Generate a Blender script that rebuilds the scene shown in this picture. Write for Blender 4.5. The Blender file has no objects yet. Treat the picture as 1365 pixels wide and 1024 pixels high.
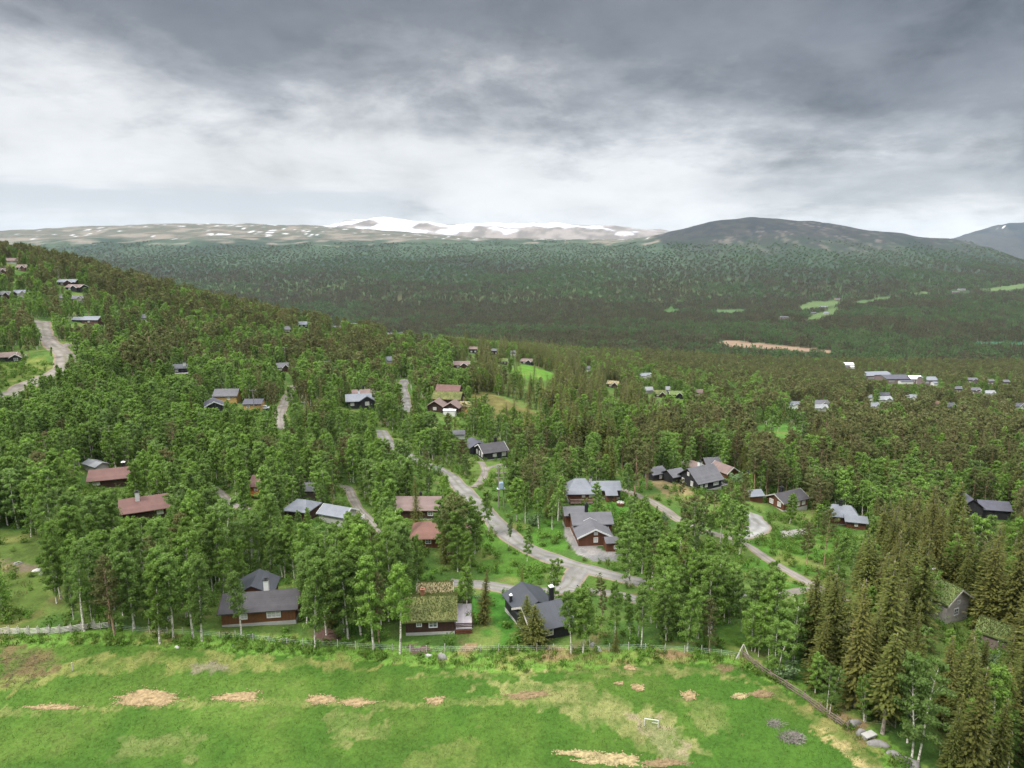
import bpy, math, random
import numpy as np
from mathutils import Vector
R = math.radians
scene = bpy.context.scene
C = scene.collection
rng = np.random.default_rng(11)
random.seed(5)

# ------------------------------------------------------------------ camera
CAMZ = 60.0
PITCH = R(11.3)
F = 910.0                      # focal length in pixels of the 1365 wide photograph
cam_d = bpy.data.cameras.new('camera'); cam = bpy.data.objects.new('camera', cam_d); C.objects.link(cam)
cam_d.sensor_width = 36.0; cam_d.lens = 36.0 * F / 1365.0
cam_d.clip_start = 1.0; cam_d.clip_end = 40000.0
cam.location = (0, 0, CAMZ); cam.rotation_euler = (R(90) - PITCH, 0, 0)
scene.camera = cam

# ------------------------------------------------------------------ sky and sun
EXPOSURE = 1.15
SUN_EL, SUN_AZ = R(52), R(-118)         # azimuth from +Y towards +X
world = bpy.data.worlds.new("World"); scene.world = world
world.use_nodes = True
def nodes_of(nt):
    N, L = nt.nodes, nt.links
    def nd(t, **kw):
        n = N.new(t)
        ins = kw.pop('ins', {})
        for k, v in kw.items(): setattr(n, k, v)
        for k, v in ins.items():
            if hasattr(v, 'is_output') or isinstance(v, bpy.types.NodeSocket): L.new(v, n.inputs[k])
            else: n.inputs[k].default_value = v
        return n
    def mth(op, a, b=0.0, c=0.0, clamp=False):
        n = N.new('ShaderNodeMath'); n.operation = op; n.use_clamp = clamp
        for i, v in enumerate((a, b, c)):
            if isinstance(v, bpy.types.NodeSocket): L.new(v, n.inputs[i])
            else: n.inputs[i].default_value = v
        return n.outputs[0]
    def mix(f, a, b, blend='MIX'):
        n = N.new('ShaderNodeMix'); n.data_type = 'RGBA'; n.blend_type = blend
        for k, v in ((0, f), (6, a), (7, b)):
            if isinstance(v, bpy.types.NodeSocket): L.new(v, n.inputs[k])
            else: n.inputs[k].default_value = (*v, 1.0) if isinstance(v, tuple) and len(v) == 3 else v
        return n.outputs[2]
    def ramp(f, stops, interp='LINEAR'):
        n = N.new('ShaderNodeValToRGB'); n.color_ramp.interpolation = interp
        e = n.color_ramp.elements
        while len(e) < len(stops): e.new(0.5)
        for q, (p, c) in zip(e, stops):
            q.position = p
            c = (c, c, c) if isinstance(c, (int, float)) else c
            q.color = (*c, 1.0)
        L.new(f, n.inputs[0])
        return n.outputs[0]
    return N, L, nd, mth, mix, ramp
def smooth(mth, x, a, b):
    t = mth('DIVIDE', mth('SUBTRACT', x, a), b - a, clamp=True)
    return mth('MULTIPLY', mth('MULTIPLY', t, t), mth('SUBTRACT', 3.0, mth('MULTIPLY', t, 2.0)))

world.node_tree.nodes.clear()
N, L, nd, mth, mix, ramp = nodes_of(world.node_tree)
tc = nd('ShaderNodeTexCoord'); sep = nd('ShaderNodeSeparateXYZ', ins={0: tc.outputs['Generated']})
dx, dy, dz = sep.outputs
zc = mth('ADD', mth('MAXIMUM', dz, 0.0), 0.22)
cx = mth('DIVIDE', dx, zc); cy = mth('DIVIDE', dy, zc)
cv = nd('ShaderNodeCombineXYZ', ins={0: cx, 1: mth('MULTIPLY', cy, 1.0), 2: 3.7}).outputs[0]
n1 = nd('ShaderNodeTexNoise', ins={'Vector': cv, 'Scale': 0.55, 'Detail': 8.0, 'Roughness': 0.58, 'Distortion': 0.35}).outputs['Fac']
n2 = nd('ShaderNodeTexNoise', ins={'Vector': cv, 'Scale': 2.0, 'Detail': 7.0, 'Roughness': 0.62, 'Distortion': 0.3}).outputs['Fac']
el = mth('MULTIPLY', mth('ARCSINE', dz), 57.2958)
azr = mth('ARCTAN2', dx, dy)
az = mth('MULTIPLY', azr, 57.2958)
right = smooth(mth, az, 4.0, 34.0)
left = smooth(mth, az, -10.0, -38.0)
e2 = mth('ADD', el, mth('MULTIPLY', mth('SUBTRACT', n1, 0.5), 24.0))
e2 = mth('ADD', e2, mth('MULTIPLY', mth('SUBTRACT', n2, 0.5), 15.0))
n3 = nd('ShaderNodeTexNoise', ins={'Vector': cv, 'Scale': 5.5, 'Detail': 6.0, 'Roughness': 0.62}).outputs['Fac']
e2 = mth('ADD', e2, mth('MULTIPLY', mth('SUBTRACT', n3, 0.5), 5.5))
e2 = mth('ADD', e2, mth('MULTIPLY', right, 4.5))
e2 = mth('SUBTRACT', e2, mth('MULTIPLY', left, 5.0))
val = mth('DIVIDE', e2, 30.0, clamp=True)
cloud = ramp(val, [(0.0, (0.355, 0.358, 0.364)), (0.10, (0.378, 0.380, 0.385)), (0.21, (0.362, 0.365, 0.371)), (0.29, (0.285, 0.290, 0.298)),
                   (0.38, (0.182, 0.188, 0.198)), (0.50, (0.110, 0.117, 0.128)), (0.68, (0.083, 0.090, 0.102)), (1.0, (0.105, 0.113, 0.127))])
lv = nd('ShaderNodeCombineXYZ', ins={0: mth('MULTIPLY', azr, 5.0), 1: mth('MULTIPLY', dz, 11.0), 2: 7.7}).outputs[0]
l1 = nd('ShaderNodeTexNoise', ins={'Vector': lv, 'Scale': 1.0, 'Detail': 7.0, 'Roughness': 0.58, 'Distortion': 0.25}).outputs['Fac']
lump = ramp(l1, [(0.34, 0.55), (0.47, 0.97), (0.60, 1.22)])
cloud = mix(mth('ADD', 0.40, mth('MULTIPLY', right, 0.5)), cloud, mix(1.0, cloud, lump, 'MULTIPLY'))
# thin slate-blue bank low over the left horizon
nb = nd('ShaderNodeTexNoise', ins={'Vector': nd('ShaderNodeCombineXYZ', ins={0: mth('MULTIPLY', azr, 6.0), 1: mth('MULTIPLY', dz, 50.0), 2: 1.3}).outputs[0], 'Scale': 0.8, 'Detail': 5.0, 'Roughness': 0.55}).outputs['Fac']
be = mth('ADD', el, mth('MULTIPLY', mth('SUBTRACT', nb, 0.5), 2.6))
band = mth('MULTIPLY', smooth(mth, be, 2.2, 3.0), smooth(mth, be, 4.6, 4.0))
lowleft = smooth(mth, az, -4.0, -14.0)
band = mth('MULTIPLY', band, mth('MULTIPLY', lowleft, 0.85))
cloud = mix(band, cloud, (0.284, 0.297, 0.320))
bandr = mth('MULTIPLY', mth('MULTIPLY', smooth(mth, be, 2.6, 3.6), smooth(mth, be, 7.0, 5.0)), mth('MULTIPLY', smooth(mth, az, 10.0, 26.0), 0.55))
cloud = mix(bandr, cloud, (0.168, 0.176, 0.192))
# unseen upper sky, brightened to light the ground (CIE overcast: zenith three times the horizon)
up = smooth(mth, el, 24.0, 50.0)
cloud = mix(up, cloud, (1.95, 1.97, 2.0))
sky = nd('ShaderNodeTexSky', sky_type='NISHITA', sun_disc=False, sun_elevation=SUN_EL, sun_rotation=SUN_AZ, altitude=700.0)
blue = mix(1.0, sky.outputs[0], (0.10, 0.10, 0.10), 'MULTIPLY')
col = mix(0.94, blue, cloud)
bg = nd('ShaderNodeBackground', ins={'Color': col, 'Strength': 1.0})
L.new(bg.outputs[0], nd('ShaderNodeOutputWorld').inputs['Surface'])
sun_d = bpy.data.lights.new('sun', 'SUN'); sun = bpy.data.objects.new('sun', sun_d); C.objects.link(sun)
sun_d.energy = 1.5; sun_d.angle = R(10); sun_d.color = (1.0, 0.955, 0.88)
sdir = Vector((math.sin(SUN_AZ) * math.cos(SUN_EL), math.cos(SUN_AZ) * math.cos(SUN_EL), math.sin(SUN_EL)))
sun.rotation_euler = sdir.to_track_quat('Z', 'Y').to_euler()
scene.view_settings.view_transform = 'Standard'; scene.view_settings.look = 'None'
scene.view_settings.exposure = EXPOSURE; scene.view_settings.gamma = 1.0
cy_ = scene.cycles
cy_.max_bounces = 6; cy_.diffuse_bounces = 4; cy_.transmission_bounces = 3; cy_.glossy_bounces = 2; cy_.volume_bounces = 0
cy_.use_denoising = True
cy_.sample_clamp_indirect = 6.0

# ------------------------------------------------------------------ terrain height
sp_, cp_ = math.sin(PITCH), math.cos(PITCH)
def ray(px, py):
    u = (np.asarray(px, float) - 682.5) / F; v = (np.asarray(py, float) - 512.0) / F
    return u, cp_ - v * sp_, -sp_ - v * cp_          # X, Y, Z for one metre of depth
def proj(X, Y, Z):
    d = Y * cp_ - (Z - CAMZ) * sp_; up_ = Y * sp_ + (Z - CAMZ) * cp_
    d = np.maximum(d, 1e-3)
    return 682.5 + F * X / d, 512.0 - F * up_ / d, d
CTRL = [  # photo x, photo y, depth in metres
 (-300,1024,79),(0,1024,79),(350,1024,79.5),(682,1024,80),(1000,1024,80),(1365,1024,80.5),(1700,1024,82),
 (-300,842,105),(0,842,104),(180,845,104.5),(340,838,107),(590,860,103),(850,865,101),(985,875,99),(1180,990,82),(1365,900,98),(1700,860,110),
 (770,770,133),(775,725,149),(775,668,180),(650,613,230),(935,655,190),(1130,703,182),(1040,683,188),(1265,822,124.5),(1325,868,112),(1310,690,195),
 (195,688,158),(145,648,182),(360,663,172),(430,695,156),(578,720,150),(555,690,164),(480,545,275),(588,550,288),(310,545,255),(0,700,150),(0,620,185),(-300,700,140),(-300,560,205),
 (60,510,270),(85,470,320),(60,430,390),(10,480,310),(115,428,410),(90,385,480),(60,400,450),(15,350,520),(-250,330,420),(-250,440,300),
 (0,342,590),(100,362,620),(200,396,650),(300,425,690),(400,441,730),(500,449,780),(600,462,800),
 (240,497,330),(378,493,350),(518,485,400),(612,488,430),(683,510,420),(750,560,300),(850,580,280),(1040,580,330),(1000,620,240),(1200,620,260),(1350,620,268),(1700,620,290),
 (900,540,400),(1200,540,520),(1350,520,650),(1700,520,700),(1190,510,800),(870,515,520),(700,480,650),(820,512,500),(1070,545,450),
 (1000,465,1200),(1350,480,1080),(700,455,1250),(700,445,1450),(1100,440,1520),(1700,465,1150),
 (-250,430,1150),(0,445,1150),(200,450,1150),(400,452,1180),
 (-250,420,1700),(0,428,1700),(200,430,1750),(400,431,1800),(600,431,1800),(800,430,1800),(950,425,1850),
 (1090,410,2200),(1275,389,2500),(1365,381,2600),(1700,372,2600),(1230,420,1800),(1365,425,1750),
 (0,395,2500),(300,395,2500),(600,393,2550),(800,392,2550),(-250,395,2500),
 (0,360,3300),(300,358,3300),(600,357,3400),(800,358,3400),(-250,362,3300),
 (-250,330,4200),(0,330,4200),(200,327,4200),(400,328,4300),(600,329,4400),(760,332,4300),
 (-250,312,5200),(0,313,5200),(200,309,5200),(400,312,5200),(600,319,5000),(760,321,5000),
 (-250,309,6000),(0,308,6000),(100,304,6000),(200,300.5,6000),(350,300,6000),(450,303,6000),(600,316,6000),(760,320,6000),(870,322,5600),
 (-250,312,7500),(0,311,7500),(200,305,7500),(400,304,7500),(600,318,7500),(760,321,7500),
 (950,385,2700),(1100,372,2900),(1250,368,3000),(1365,366,3200),(1700,364,3300),
 (880,350,3300),(950,345,3300),(1050,343,3300),(1150,344,3400),(1250,348,3500),(1365,358,3700),
 (870,321,4200),(905,309,4200),(945,297,4200),(1000,291,4250),(1060,293.5,4250),(1105,300,4250),(1150,307,4300),(1200,312,4300),(1270,320,4300),(1320,334,4300),(1365,351,4300),(1700,362,4300),
 (900,312,4800),(1000,300,5000),(1100,309,5000),(1250,328,5000),(1365,358,5000),(1000,330,6500),(1200,345,6500),(1400,358,6500),(1700,362,6500),(1000,335,7600),(1300,350,7600)]
_ct = np.array(CTRL, float)
_x, _y, _z = ray(_ct[:, 0], _ct[:, 1])
LK = 1.3
CU, CL, CT = _x / _y, np.log(_y * _ct[:, 2]) * LK, _z / _y
def _phi(d2): return 0.5 * d2 * np.log(d2 + 1e-12)
_n = len(CU)
_K = _phi((CU[:, None] - CU[None]) ** 2 + (CL[:, None] - CL[None]) ** 2) + np.eye(_n) * 4e-5
_P = np.stack([np.ones(_n), CU, CL], 1)
_A = np.zeros((_n + 3, _n + 3)); _A[:_n, :_n] = _K; _A[:_n, _n:] = _P; _A[_n:, :_n] = _P.T
_w = np.linalg.solve(_A, np.concatenate([CT, np.zeros(3)]))
def _hash(ix, iy, s):
    h = (ix.astype(np.int64) * 374761393 + iy.astype(np.int64) * 668265263 + s * 1442695041) & 0xffffffff
    h = ((h ^ (h >> 13)) * 1274126177) & 0xffffffff
    return ((h ^ (h >> 16)) & 0xffff) / 65535.0
def vnoise(x, y, s=0):
    ix, iy = np.floor(x), np.floor(y); fx, fy = x - ix, y - iy
    fx = fx * fx * (3 - 2 * fx); fy = fy * fy * (3 - 2 * fy)
    a, b, c, d = _hash(ix, iy, s), _hash(ix + 1, iy, s), _hash(ix, iy + 1, s), _hash(ix + 1, iy + 1, s)
    return (a * (1 - fx) + b * fx) * (1 - fy) + (c * (1 - fx) + d * fx) * fy
def fbm(x, y, s=0, o=4, g=0.5):
    t, a, m = 0.0, 1.0, 0.0
    for i in range(o):
        t = t + a * vnoise(x * 2 ** i + 17.3 * i, y * 2 ** i - 9.1 * i, s + i); m += a; a *= g
    return t / m
def H(X, Y):
    X = np.atleast_1d(np.asarray(X, float)); Y = np.atleast_1d(np.asarray(Y, float))
    r = np.hypot(X, Y); th = np.arctan2(X, Y); tl = np.clip(th, -R(50), R(50))
    Ye = np.clip(r * np.cos(tl), 66.0, 7800.0); u = np.tan(tl); l = np.log(Ye) * LK
    out = np.empty_like(r)
    for i in range(0, len(r), 40000):
        s = slice(i, i + 40000)
        k = _phi((u[s, None] - CU[None]) ** 2 + (l[s, None] - CL[None]) ** 2)
        out[s] = k @ _w[:_n] + _w[_n] + _w[_n + 1] * u[s] + _w[_n + 2] * l[s]
    Z = CAMZ + out * Ye
    b = np.clip((np.abs(th) - R(60)) / R(80), 0, 1); b = b * b * (3 - 2 * b)
    Z = Z * (1 - b) + 1.5 * b
    far = np.clip((r - 300) / 2500, 0, 1)
    Z = Z + (fbm(X / 9, Y / 9, 3, 3) - 0.5) * 0.7 * np.clip((r - 112) / 40, 0, 1)
    Z = Z + (fbm(X / 260, Y / 420, 7, 5) - 0.5) * 46 * far * far
    Z = Z + (fbm(X / 3.5, Y / 3.5, 5, 2) - 0.5) * 0.22
    return Z
def at(px, py, lo=60.0, hi=8000.0):
    x, y, z = ray(px, py)
    s = np.geomspace(lo, hi, 1500)
    d = CAMZ + z * s - H(x * s, y * s)
    k = np.argmax(d < 0)
    if d[k] >= 0: k = len(s) - 1
    a, b = s[max(k - 1, 0)], s[k]
    for _ in range(14):
        m = 0.5 * (a + b)
        if (CAMZ + z * m - H(x * m, y * m))[0] < 0: b = m
        else: a = m
    return Vector((float(x * b), float(y * b), float(H(x * b, y * b)[0])))
def ats(pts): return [at(*p) for p in pts]
def inpoly(px, py, poly):
    c = np.zeros(px.shape, bool); n = len(poly)
    for i in range(n):
        x1, y1 = poly[i]; x2, y2 = poly[(i + 1) % n]
        if y1 == y2: continue
        c ^= ((y1 > py) != (y2 > py)) & (px < (x2 - x1) * (py - y1) / (y2 - y1) + x1)
    return c
def segdist(X, Y, line):
    d = np.full(np.shape(X), 1e9)
    for (x1, y1), (x2, y2) in zip(line[:-1], line[1:]):
        ex, ey = x2 - x1, y2 - y1; q = ex * ex + ey * ey + 1e-9
        t = np.clip(((X - x1) * ex + (Y - y1) * ey) / q, 0, 1)
        d = np.minimum(d, np.hypot(X - x1 - t * ex, Y - y1 - t * ey))
    return d
def spline(pts, step=1.0):
    p = [np.array(q, float) for q in pts]; p = [2 * p[0] - p[1]] + p + [2 * p[-1] - p[-2]]
    out = []
    for i in range(1, len(p) - 2):
        n = max(2, int(np.linalg.norm(p[i + 1] - p[i]) / step))
        for k in range(n):
            t = k / n
            out.append(0.5 * (2 * p[i] + (p[i + 1] - p[i - 1]) * t + (2 * p[i - 1] - 5 * p[i] + 4 * p[i + 1] - p[i + 2]) * t ** 2 + (3 * p[i] - p[i - 1] - 3 * p[i + 1] + p[i + 2]) * t ** 3))
    out.append(p[-2])
    return out

# ------------------------------------------------------------------ helpers
def tag(o, label=None, cat=None, group=None, kind=None):
    if label: o['label'] = label
    if cat: o['category'] = cat
    if group: o['group'] = group
    if kind: o['kind'] = kind
    return o
def empty(name, loc=(0, 0, 0), rz=0.0):
    o = bpy.data.objects.new(name, None); C.objects.link(o); o.location = loc; o.rotation_euler = (0, 0, rz)
    o.empty_display_size = 0.3
    return o
def link(name, mesh, parent=None):
    o = bpy.data.objects.new(name, mesh); C.objects.link(o)
    if parent: o.parent = parent
    return o
class MB:
    def __init__(s): s.v, s.f, s.m = [], [], []
    def add(s, v, f, m=0):
        k = len(s.v); s.v += [tuple(q) for q in v]; s.f += [tuple(i + k for i in q) for q in f]; s.m += [m] * len(f); return s
    def box(s, c, d, rz=0.0, m=0, taper=1.0):
        x, y, z = d[0] / 2, d[1] / 2, d[2] / 2; ca, sa = math.cos(rz), math.sin(rz); v = []
        for k in (-1, 1):
            t = taper if k > 0 else 1.0
            for i, j in ((-1, -1), (1, -1), (1, 1), (-1, 1)):
                a, b = i * x * t, j * y * t
                v.append((c[0] + a * ca - b * sa, c[1] + a * sa + b * ca, c[2] + k * z))
        return s.add(v, [(3, 2, 1, 0), (4, 5, 6, 7), (0, 1, 5, 4), (1, 2, 6, 5), (2, 3, 7, 6), (3, 0, 4, 7)], m)
    def tube(s, p, r, n=6, m=0, cap=True):
        p = [Vector(q) for q in p]; r = r if isinstance(r, (list, tuple)) else [r] * len(p); v, f = [], []
        for i, q in enumerate(p):
            d = (p[min(i + 1, len(p) - 1)] - p[max(i - 1, 0)]).normalized()
            a = d.cross(Vector((0.31, 0.93, 0.17))).normalized() if abs(d.z) > .5 else d.cross(Vector((0, 0, 1))).normalized()
            b = d.cross(a)
            for k in range(n):
                t = 2 * math.pi * k / n; v.append(q + (a * math.cos(t) + b * math.sin(t)) * r[i])
        for i in range(len(p) - 1):
            for k in range(n):
                f.append((i * n + k, i * n + (k + 1) % n, (i + 1) * n + (k + 1) % n, (i + 1) * n + k))
        if cap: f += [tuple(range(n)), tuple(range((len(p) - 1) * n, len(p) * n))]
        return s.add(v, f, m)
    def mesh(s, name, mats, smooth_=False):
        me = bpy.data.meshes.new(name); me.from_pydata(s.v, [], s.f)
        for q in (mats if isinstance(mats, (list, tuple)) else [mats]): me.materials.append(q)
        if any(s.m): me.polygons.foreach_set('material_index', s.m)
        if smooth_: me.polygons.foreach_set('use_smooth', [True] * len(s.f))
        me.update(); return me
    def build(s, name, mats, parent=None, smooth_=False): return link(name, s.mesh(name, mats, smooth_), parent)
def grid_mesh(name, P, nr, nc, mat, col=None, smooth_=True, wrap=False):
    me = bpy.data.meshes.new(name)
    i = np.arange(nr - 1)[:, None] * nc; j = np.arange(nc if wrap else nc - 1)[None]; j2 = (j + 1) % nc
    q = np.stack([i + j, i + j2, i + nc + j2, i + nc + j], -1).reshape(-1, 4)
    me.vertices.add(len(P)); me.vertices.foreach_set('co', P.astype(np.float32).ravel())
    me.loops.add(q.size); me.loops.foreach_set('vertex_index', q.astype(np.int32).ravel())
    me.polygons.add(len(q)); me.polygons.foreach_set('loop_start', np.arange(len(q), dtype=np.int32) * 4)
    if smooth_: me.polygons.foreach_set('use_smooth', np.ones(len(q), bool))
    me.update(calc_edges=True)
    if col is not None:
        a = me.color_attributes.new('Col', 'FLOAT_COLOR', 'POINT')
        a.data.foreach_set('color', np.concatenate([col, np.ones((len(col), 1))], 1).astype(np.float32).ravel())
    me.materials.append(mat); me.validate()
    return me

# ------------------------------------------------------------------ materials
def newmat(name):
    m = bpy.data.materials.new(name); m.use_nodes = True; m.node_tree.nodes.clear()
    return m, nodes_of(m.node_tree)
def finish(ns, color, rough=0.8, bump=None, bs=0.3, bd=0.05, spec=0.3, extra=None):
    N, L, nd, mth, mix, ramp = ns
    b = nd('ShaderNodeBsdfPrincipled')
    for k, v in (('Base Color', color), ('Roughness', rough), ('Specular IOR Level', spec)):
        if isinstance(v, bpy.types.NodeSocket): L.new(v, b.inputs[k])
        else: b.inputs[k].default_value = (*v, 1) if isinstance(v, tuple) and len(v) == 3 else v
    if bump is not None:
        bn = nd('ShaderNodeBump', ins={'Height': bump, 'Strength': bs, 'Distance': bd}); L.new(bn.outputs[0], b.inputs['Normal'])
    out = nd('ShaderNodeOutputMaterial')
    L.new((extra(b.outputs[0]) if extra else b.outputs[0]), out.inputs['Surface'])
def noise(ns, vec, scale, detail=3.0, rough=0.55):
    return ns[2]('ShaderNodeTexNoise', ins={'Vector': vec, 'Scale': scale, 'Detail': detail, 'Roughness': rough}).outputs['Fac']
def plain(name, c, rough=0.75, var=0.25, scale=1.5, c2=None, plank=None, bs=0.4, spec=0.3):
    """weathered paint, timber, tiles, stone: colour with two scales of wear and, if asked, plank or tile lines"""
    m, ns = newmat(name); N, L, nd, mth, mix, ramp = ns
    co = nd('ShaderNodeTexCoord').outputs['Object']
    n1 = noise(ns, co, scale, 4.0); n2 = noise(ns, co, scale * 9, 3.0)
    f = mth('ADD', mth('MULTIPLY', n1, 0.65), mth('MULTIPLY', n2, 0.35))
    lo = tuple(q * (1 - var) for q in c); hi = tuple(min(1, q * (1 + var)) for q in (c2 or c))
    colr = ramp(f, [(0.3, lo), (0.7, hi)])
    bump = n2
    if plank:
        axis, size = plank
        sp = nd('ShaderNodeSeparateXYZ', ins={0: co})
        s = mth('FRACT', mth('DIVIDE', sp.outputs[axis], size)) if axis < 3 else None
        edge = mth('LESS_THAN', s, 0.14)
        cell = mth('FLOOR', mth('DIVIDE', sp.outputs[axis], size))
        wn = nd('ShaderNodeTexWhiteNoise', noise_dimensions='1D', ins={'W': cell}).outputs['Value']
        colr = mix(mth('MULTIPLY', mth('SUBTRACT', wn, 0.3), 0.5, clamp=True), colr, tuple(q * 1.5 for q in c))
        bump = mth('SUBTRACT', mth('MULTIPLY', n2, 0.4), mth('MULTIPLY', edge, 1.0))
    finish(ns, colr, rough, bump, bs, 0.03, spec)
    return m
def leafmat(name, c1, c2, c3, trans=0.35, rough=0.6):
    """foliage: leaves differ from face to face and from tree to tree"""
    m, ns = newmat(name); N, L, nd, mth, mix, ramp = ns
    g = nd('ShaderNodeNewGeometry'); oi = nd('ShaderNodeObjectInfo')
    a = mix(g.outputs['Random Per Island'], c1, c2)
    a = mix(mth('MULTIPLY', mth('POWER', oi.outputs['Random'], 1.6), 0.75), a, c3)
    hs = nd('ShaderNodeHueSaturation', ins={'Color': a, 'Value': mth('ADD', 0.78, mth('MULTIPLY', nd('ShaderNodeTexWhiteNoise', noise_dimensions='1D', ins={'W': oi.outputs['Random']}).outputs['Value'], 0.5))})
    def ex(s):
        t = nd('ShaderNodeBsdfTranslucent', ins={'Color': hs.outputs[0]})
        x = nd('ShaderNodeMixShader', ins={0: trans}); L.new(s, x.inputs[1]); L.new(t.outputs[0], x.inputs[2]); return x.outputs[0]
    finish(ns, hs.outputs[0], rough, spec=0.06, extra=ex)
    return m
M = {}
M['birch_leaf'] = leafmat('birch leaves', (0.118, 0.210, 0.036), (0.228, 0.350, 0.072), (0.145, 0.218, 0.070), 0.52)
M['pine_leaf'] = leafmat('pine needles', (0.090, 0.112, 0.038), (0.168, 0.185, 0.066), (0.145, 0.130, 0.058), 0.38)
M['spruce_leaf'] = leafmat('spruce needles', (0.066, 0.084, 0.020), (0.142, 0.156, 0.038), (0.115, 0.108, 0.030), 0.34)
M['willow_leaf'] = leafmat('grey green willow leaves', (0.10, 0.16, 0.07), (0.19, 0.26, 0.13), (0.09, 0.16, 0.05))
M['herb_leaf'] = leafmat('herb and heather leaves', (0.055, 0.125, 0.018), (0.13, 0.24, 0.035), (0.10, 0.12, 0.03))
M['far_leaf'] = leafmat('far conifer needles', (0.054, 0.062, 0.031), (0.104, 0.102, 0.050), (0.092, 0.074, 0.044), 0.3)
M['far_green'] = leafmat('far birch leaves', (0.055, 0.098, 0.033), (0.096, 0.152, 0.052), (0.062, 0.090, 0.04), 0.35)
def barkmat(name, c1, c2, scale, stretch):
    m, ns = newmat(name); N, L, nd, mth, mix, ramp = ns
    co = nd('ShaderNodeMapping', ins={0: nd('ShaderNodeTexCoord').outputs['Object'], 'Scale': (1, 1, stretch)}).outputs[0]
    n1 = noise(ns, co, scale, 4.0, 0.65)
    finish(ns, ramp(n1, [(0.40, c2), (0.52, c1)]), 0.85, n1, 0.4, 0.03)
    return m
M['birch_bark'] = barkmat('white birch bark', (0.62, 0.585, 0.51), (0.18, 0.155, 0.13), 2.2, 1.6)
M['pine_bark'] = barkmat('orange pine bark', (0.36, 0.235, 0.15), (0.15, 0.105, 0.075), 3.0, 0.5)
M['spruce_bark'] = barkmat('grey spruce bark', (0.26, 0.22, 0.18), (0.11, 0.09, 0.075), 3.0, 0.5)
M['brown_wood'] = plain('red brown stained timber', (0.120, 0.050, 0.020), 0.7, 0.3, 1.2, plank=(0, 0.28))
M['rust_wood'] = plain('rust brown stained timber', (0.105, 0.042, 0.022), 0.7, 0.3, 1.2, plank=(0, 0.25))
M['orange_wood'] = plain('orange oiled timber', (0.26, 0.092, 0.02), 0.65, 0.2, 1.2, plank=(2, 0.25))
M['dark_wood'] = plain('dark brown tarred timber', (0.045, 0.022, 0.016), 0.75, 0.35, 1.2, plank=(0, 0.22))
M['black_wood'] = plain('black stained timber', (0.022, 0.021, 0.024), 0.7, 0.35, 1.2, plank=(0, 0.22))
M['grey_wood'] = plain('silver grey bare timber', (0.37, 0.334, 0.317), 0.85, 0.25, 1.4, plank=(2, 0.25))
M['log_wood'] = plain('weathered purple grey logs', (0.17, 0.125, 0.12), 0.85, 0.3, 1.4, plank=(2, 0.28))
M['tan_wood'] = plain('honey coloured timber', (0.42, 0.26, 0.10), 0.7, 0.2, 1.2, plank=(2, 0.25))
M['white'] = plain('white painted wood', (0.60, 0.595, 0.58), 0.6, 0.08)
M['concrete'] = plain('pale rendered foundation', (0.36, 0.35, 0.325), 0.9, 0.15, 1.0)
M['slate_roof'] = plain('charcoal roof shingles', (0.042, 0.039, 0.042), 0.75, 0.28, 0.7, plank=(1, 0.34))
M['black_roof'] = plain('black ribbed metal roof', (0.028, 0.031, 0.038), 0.5, 0.2, 0.6, plank=(0, 0.42), spec=0.4)
M['dark_roof'] = plain('blue black roof tiles', (0.055, 0.055, 0.07), 0.65, 0.25, 0.6, plank=(1, 0.36))
M['grey_roof'] = plain('pale blue grey roof sheets', (0.132, 0.141, 0.160), 0.6, 0.18, 0.6, plank=(1, 0.40))
M['pale_roof'] = plain('pale grey roof sheets', (0.20, 0.205, 0.212), 0.7, 0.15, 0.6)
M['mid_roof'] = plain('mid grey roof shingles', (0.082, 0.081, 0.088), 0.7, 0.22, 0.6, plank=(1, 0.36))
M['red_roof'] = plain('faded red roof tiles', (0.104, 0.054, 0.046), 0.75, 0.2, 0.6, plank=(1, 0.36))
M['terracotta_roof'] = plain('terracotta roof tiles', (0.132, 0.066, 0.050), 0.75, 0.18, 0.6, plank=(1, 0.36))
M['brown_roof'] = plain('brown mauve roof shingles', (0.135, 0.095, 0.085), 0.75, 0.2, 0.6, plank=(1, 0.36))
M['turf'] = plain('green turf roof', (0.050, 0.086, 0.020), 0.95, 0.5, 0.4, c2=(0.118, 0.116, 0.042), bs=0.8)
M['turf_green'] = plain('lush green turf roof', (0.070, 0.120, 0.032), 0.95, 0.4, 1.1, c2=(0.11, 0.135, 0.045), bs=0.8)
M['turf_dry'] = plain('dry straw turf roof', (0.15, 0.125, 0.062), 0.95, 0.5, 1.4, c2=(0.22, 0.18, 0.10), bs=0.8)
M['brick'] = plain('red brick', (0.22, 0.095, 0.058), 0.85, 0.2, 3.0, plank=(2, 0.12))
M['stone'] = plain('grey weathered stone', (0.20, 0.19, 0.178), 0.9, 0.35, 1.6, bs=0.8)
M['soot'] = plain('black chimney metal', (0.02, 0.02, 0.022), 0.55, 0.2)
M['deck'] = plain('grey deck boards', (0.33, 0.30, 0.31), 0.85, 0.15, 1.5, plank=(0, 0.18))
M['fence_wood'] = plain('silvered fence wood', (0.44, 0.41, 0.37), 0.9, 0.3, 2.0)
M['pole_wood'] = plain('weathered pole wood', (0.22, 0.195, 0.17), 0.9, 0.3, 2.0)
M['old_wood'] = plain('old dark fence wood', (0.16, 0.125, 0.10), 0.9, 0.4, 2.0)
M['galv'] = plain('galvanised metal', (0.42, 0.46, 0.50), 0.45, 0.15)
M['trafo'] = plain('pale blue painted steel', (0.28, 0.38, 0.47), 0.45, 0.12)
M['glass'] = plain('window glass', (0.10, 0.115, 0.13), 0.12, 0.3, spec=0.6)
M['curtain'] = plain('window with pale curtain', (0.42, 0.40, 0.38), 0.3, 0.25, 2.0, spec=0.5)
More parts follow.
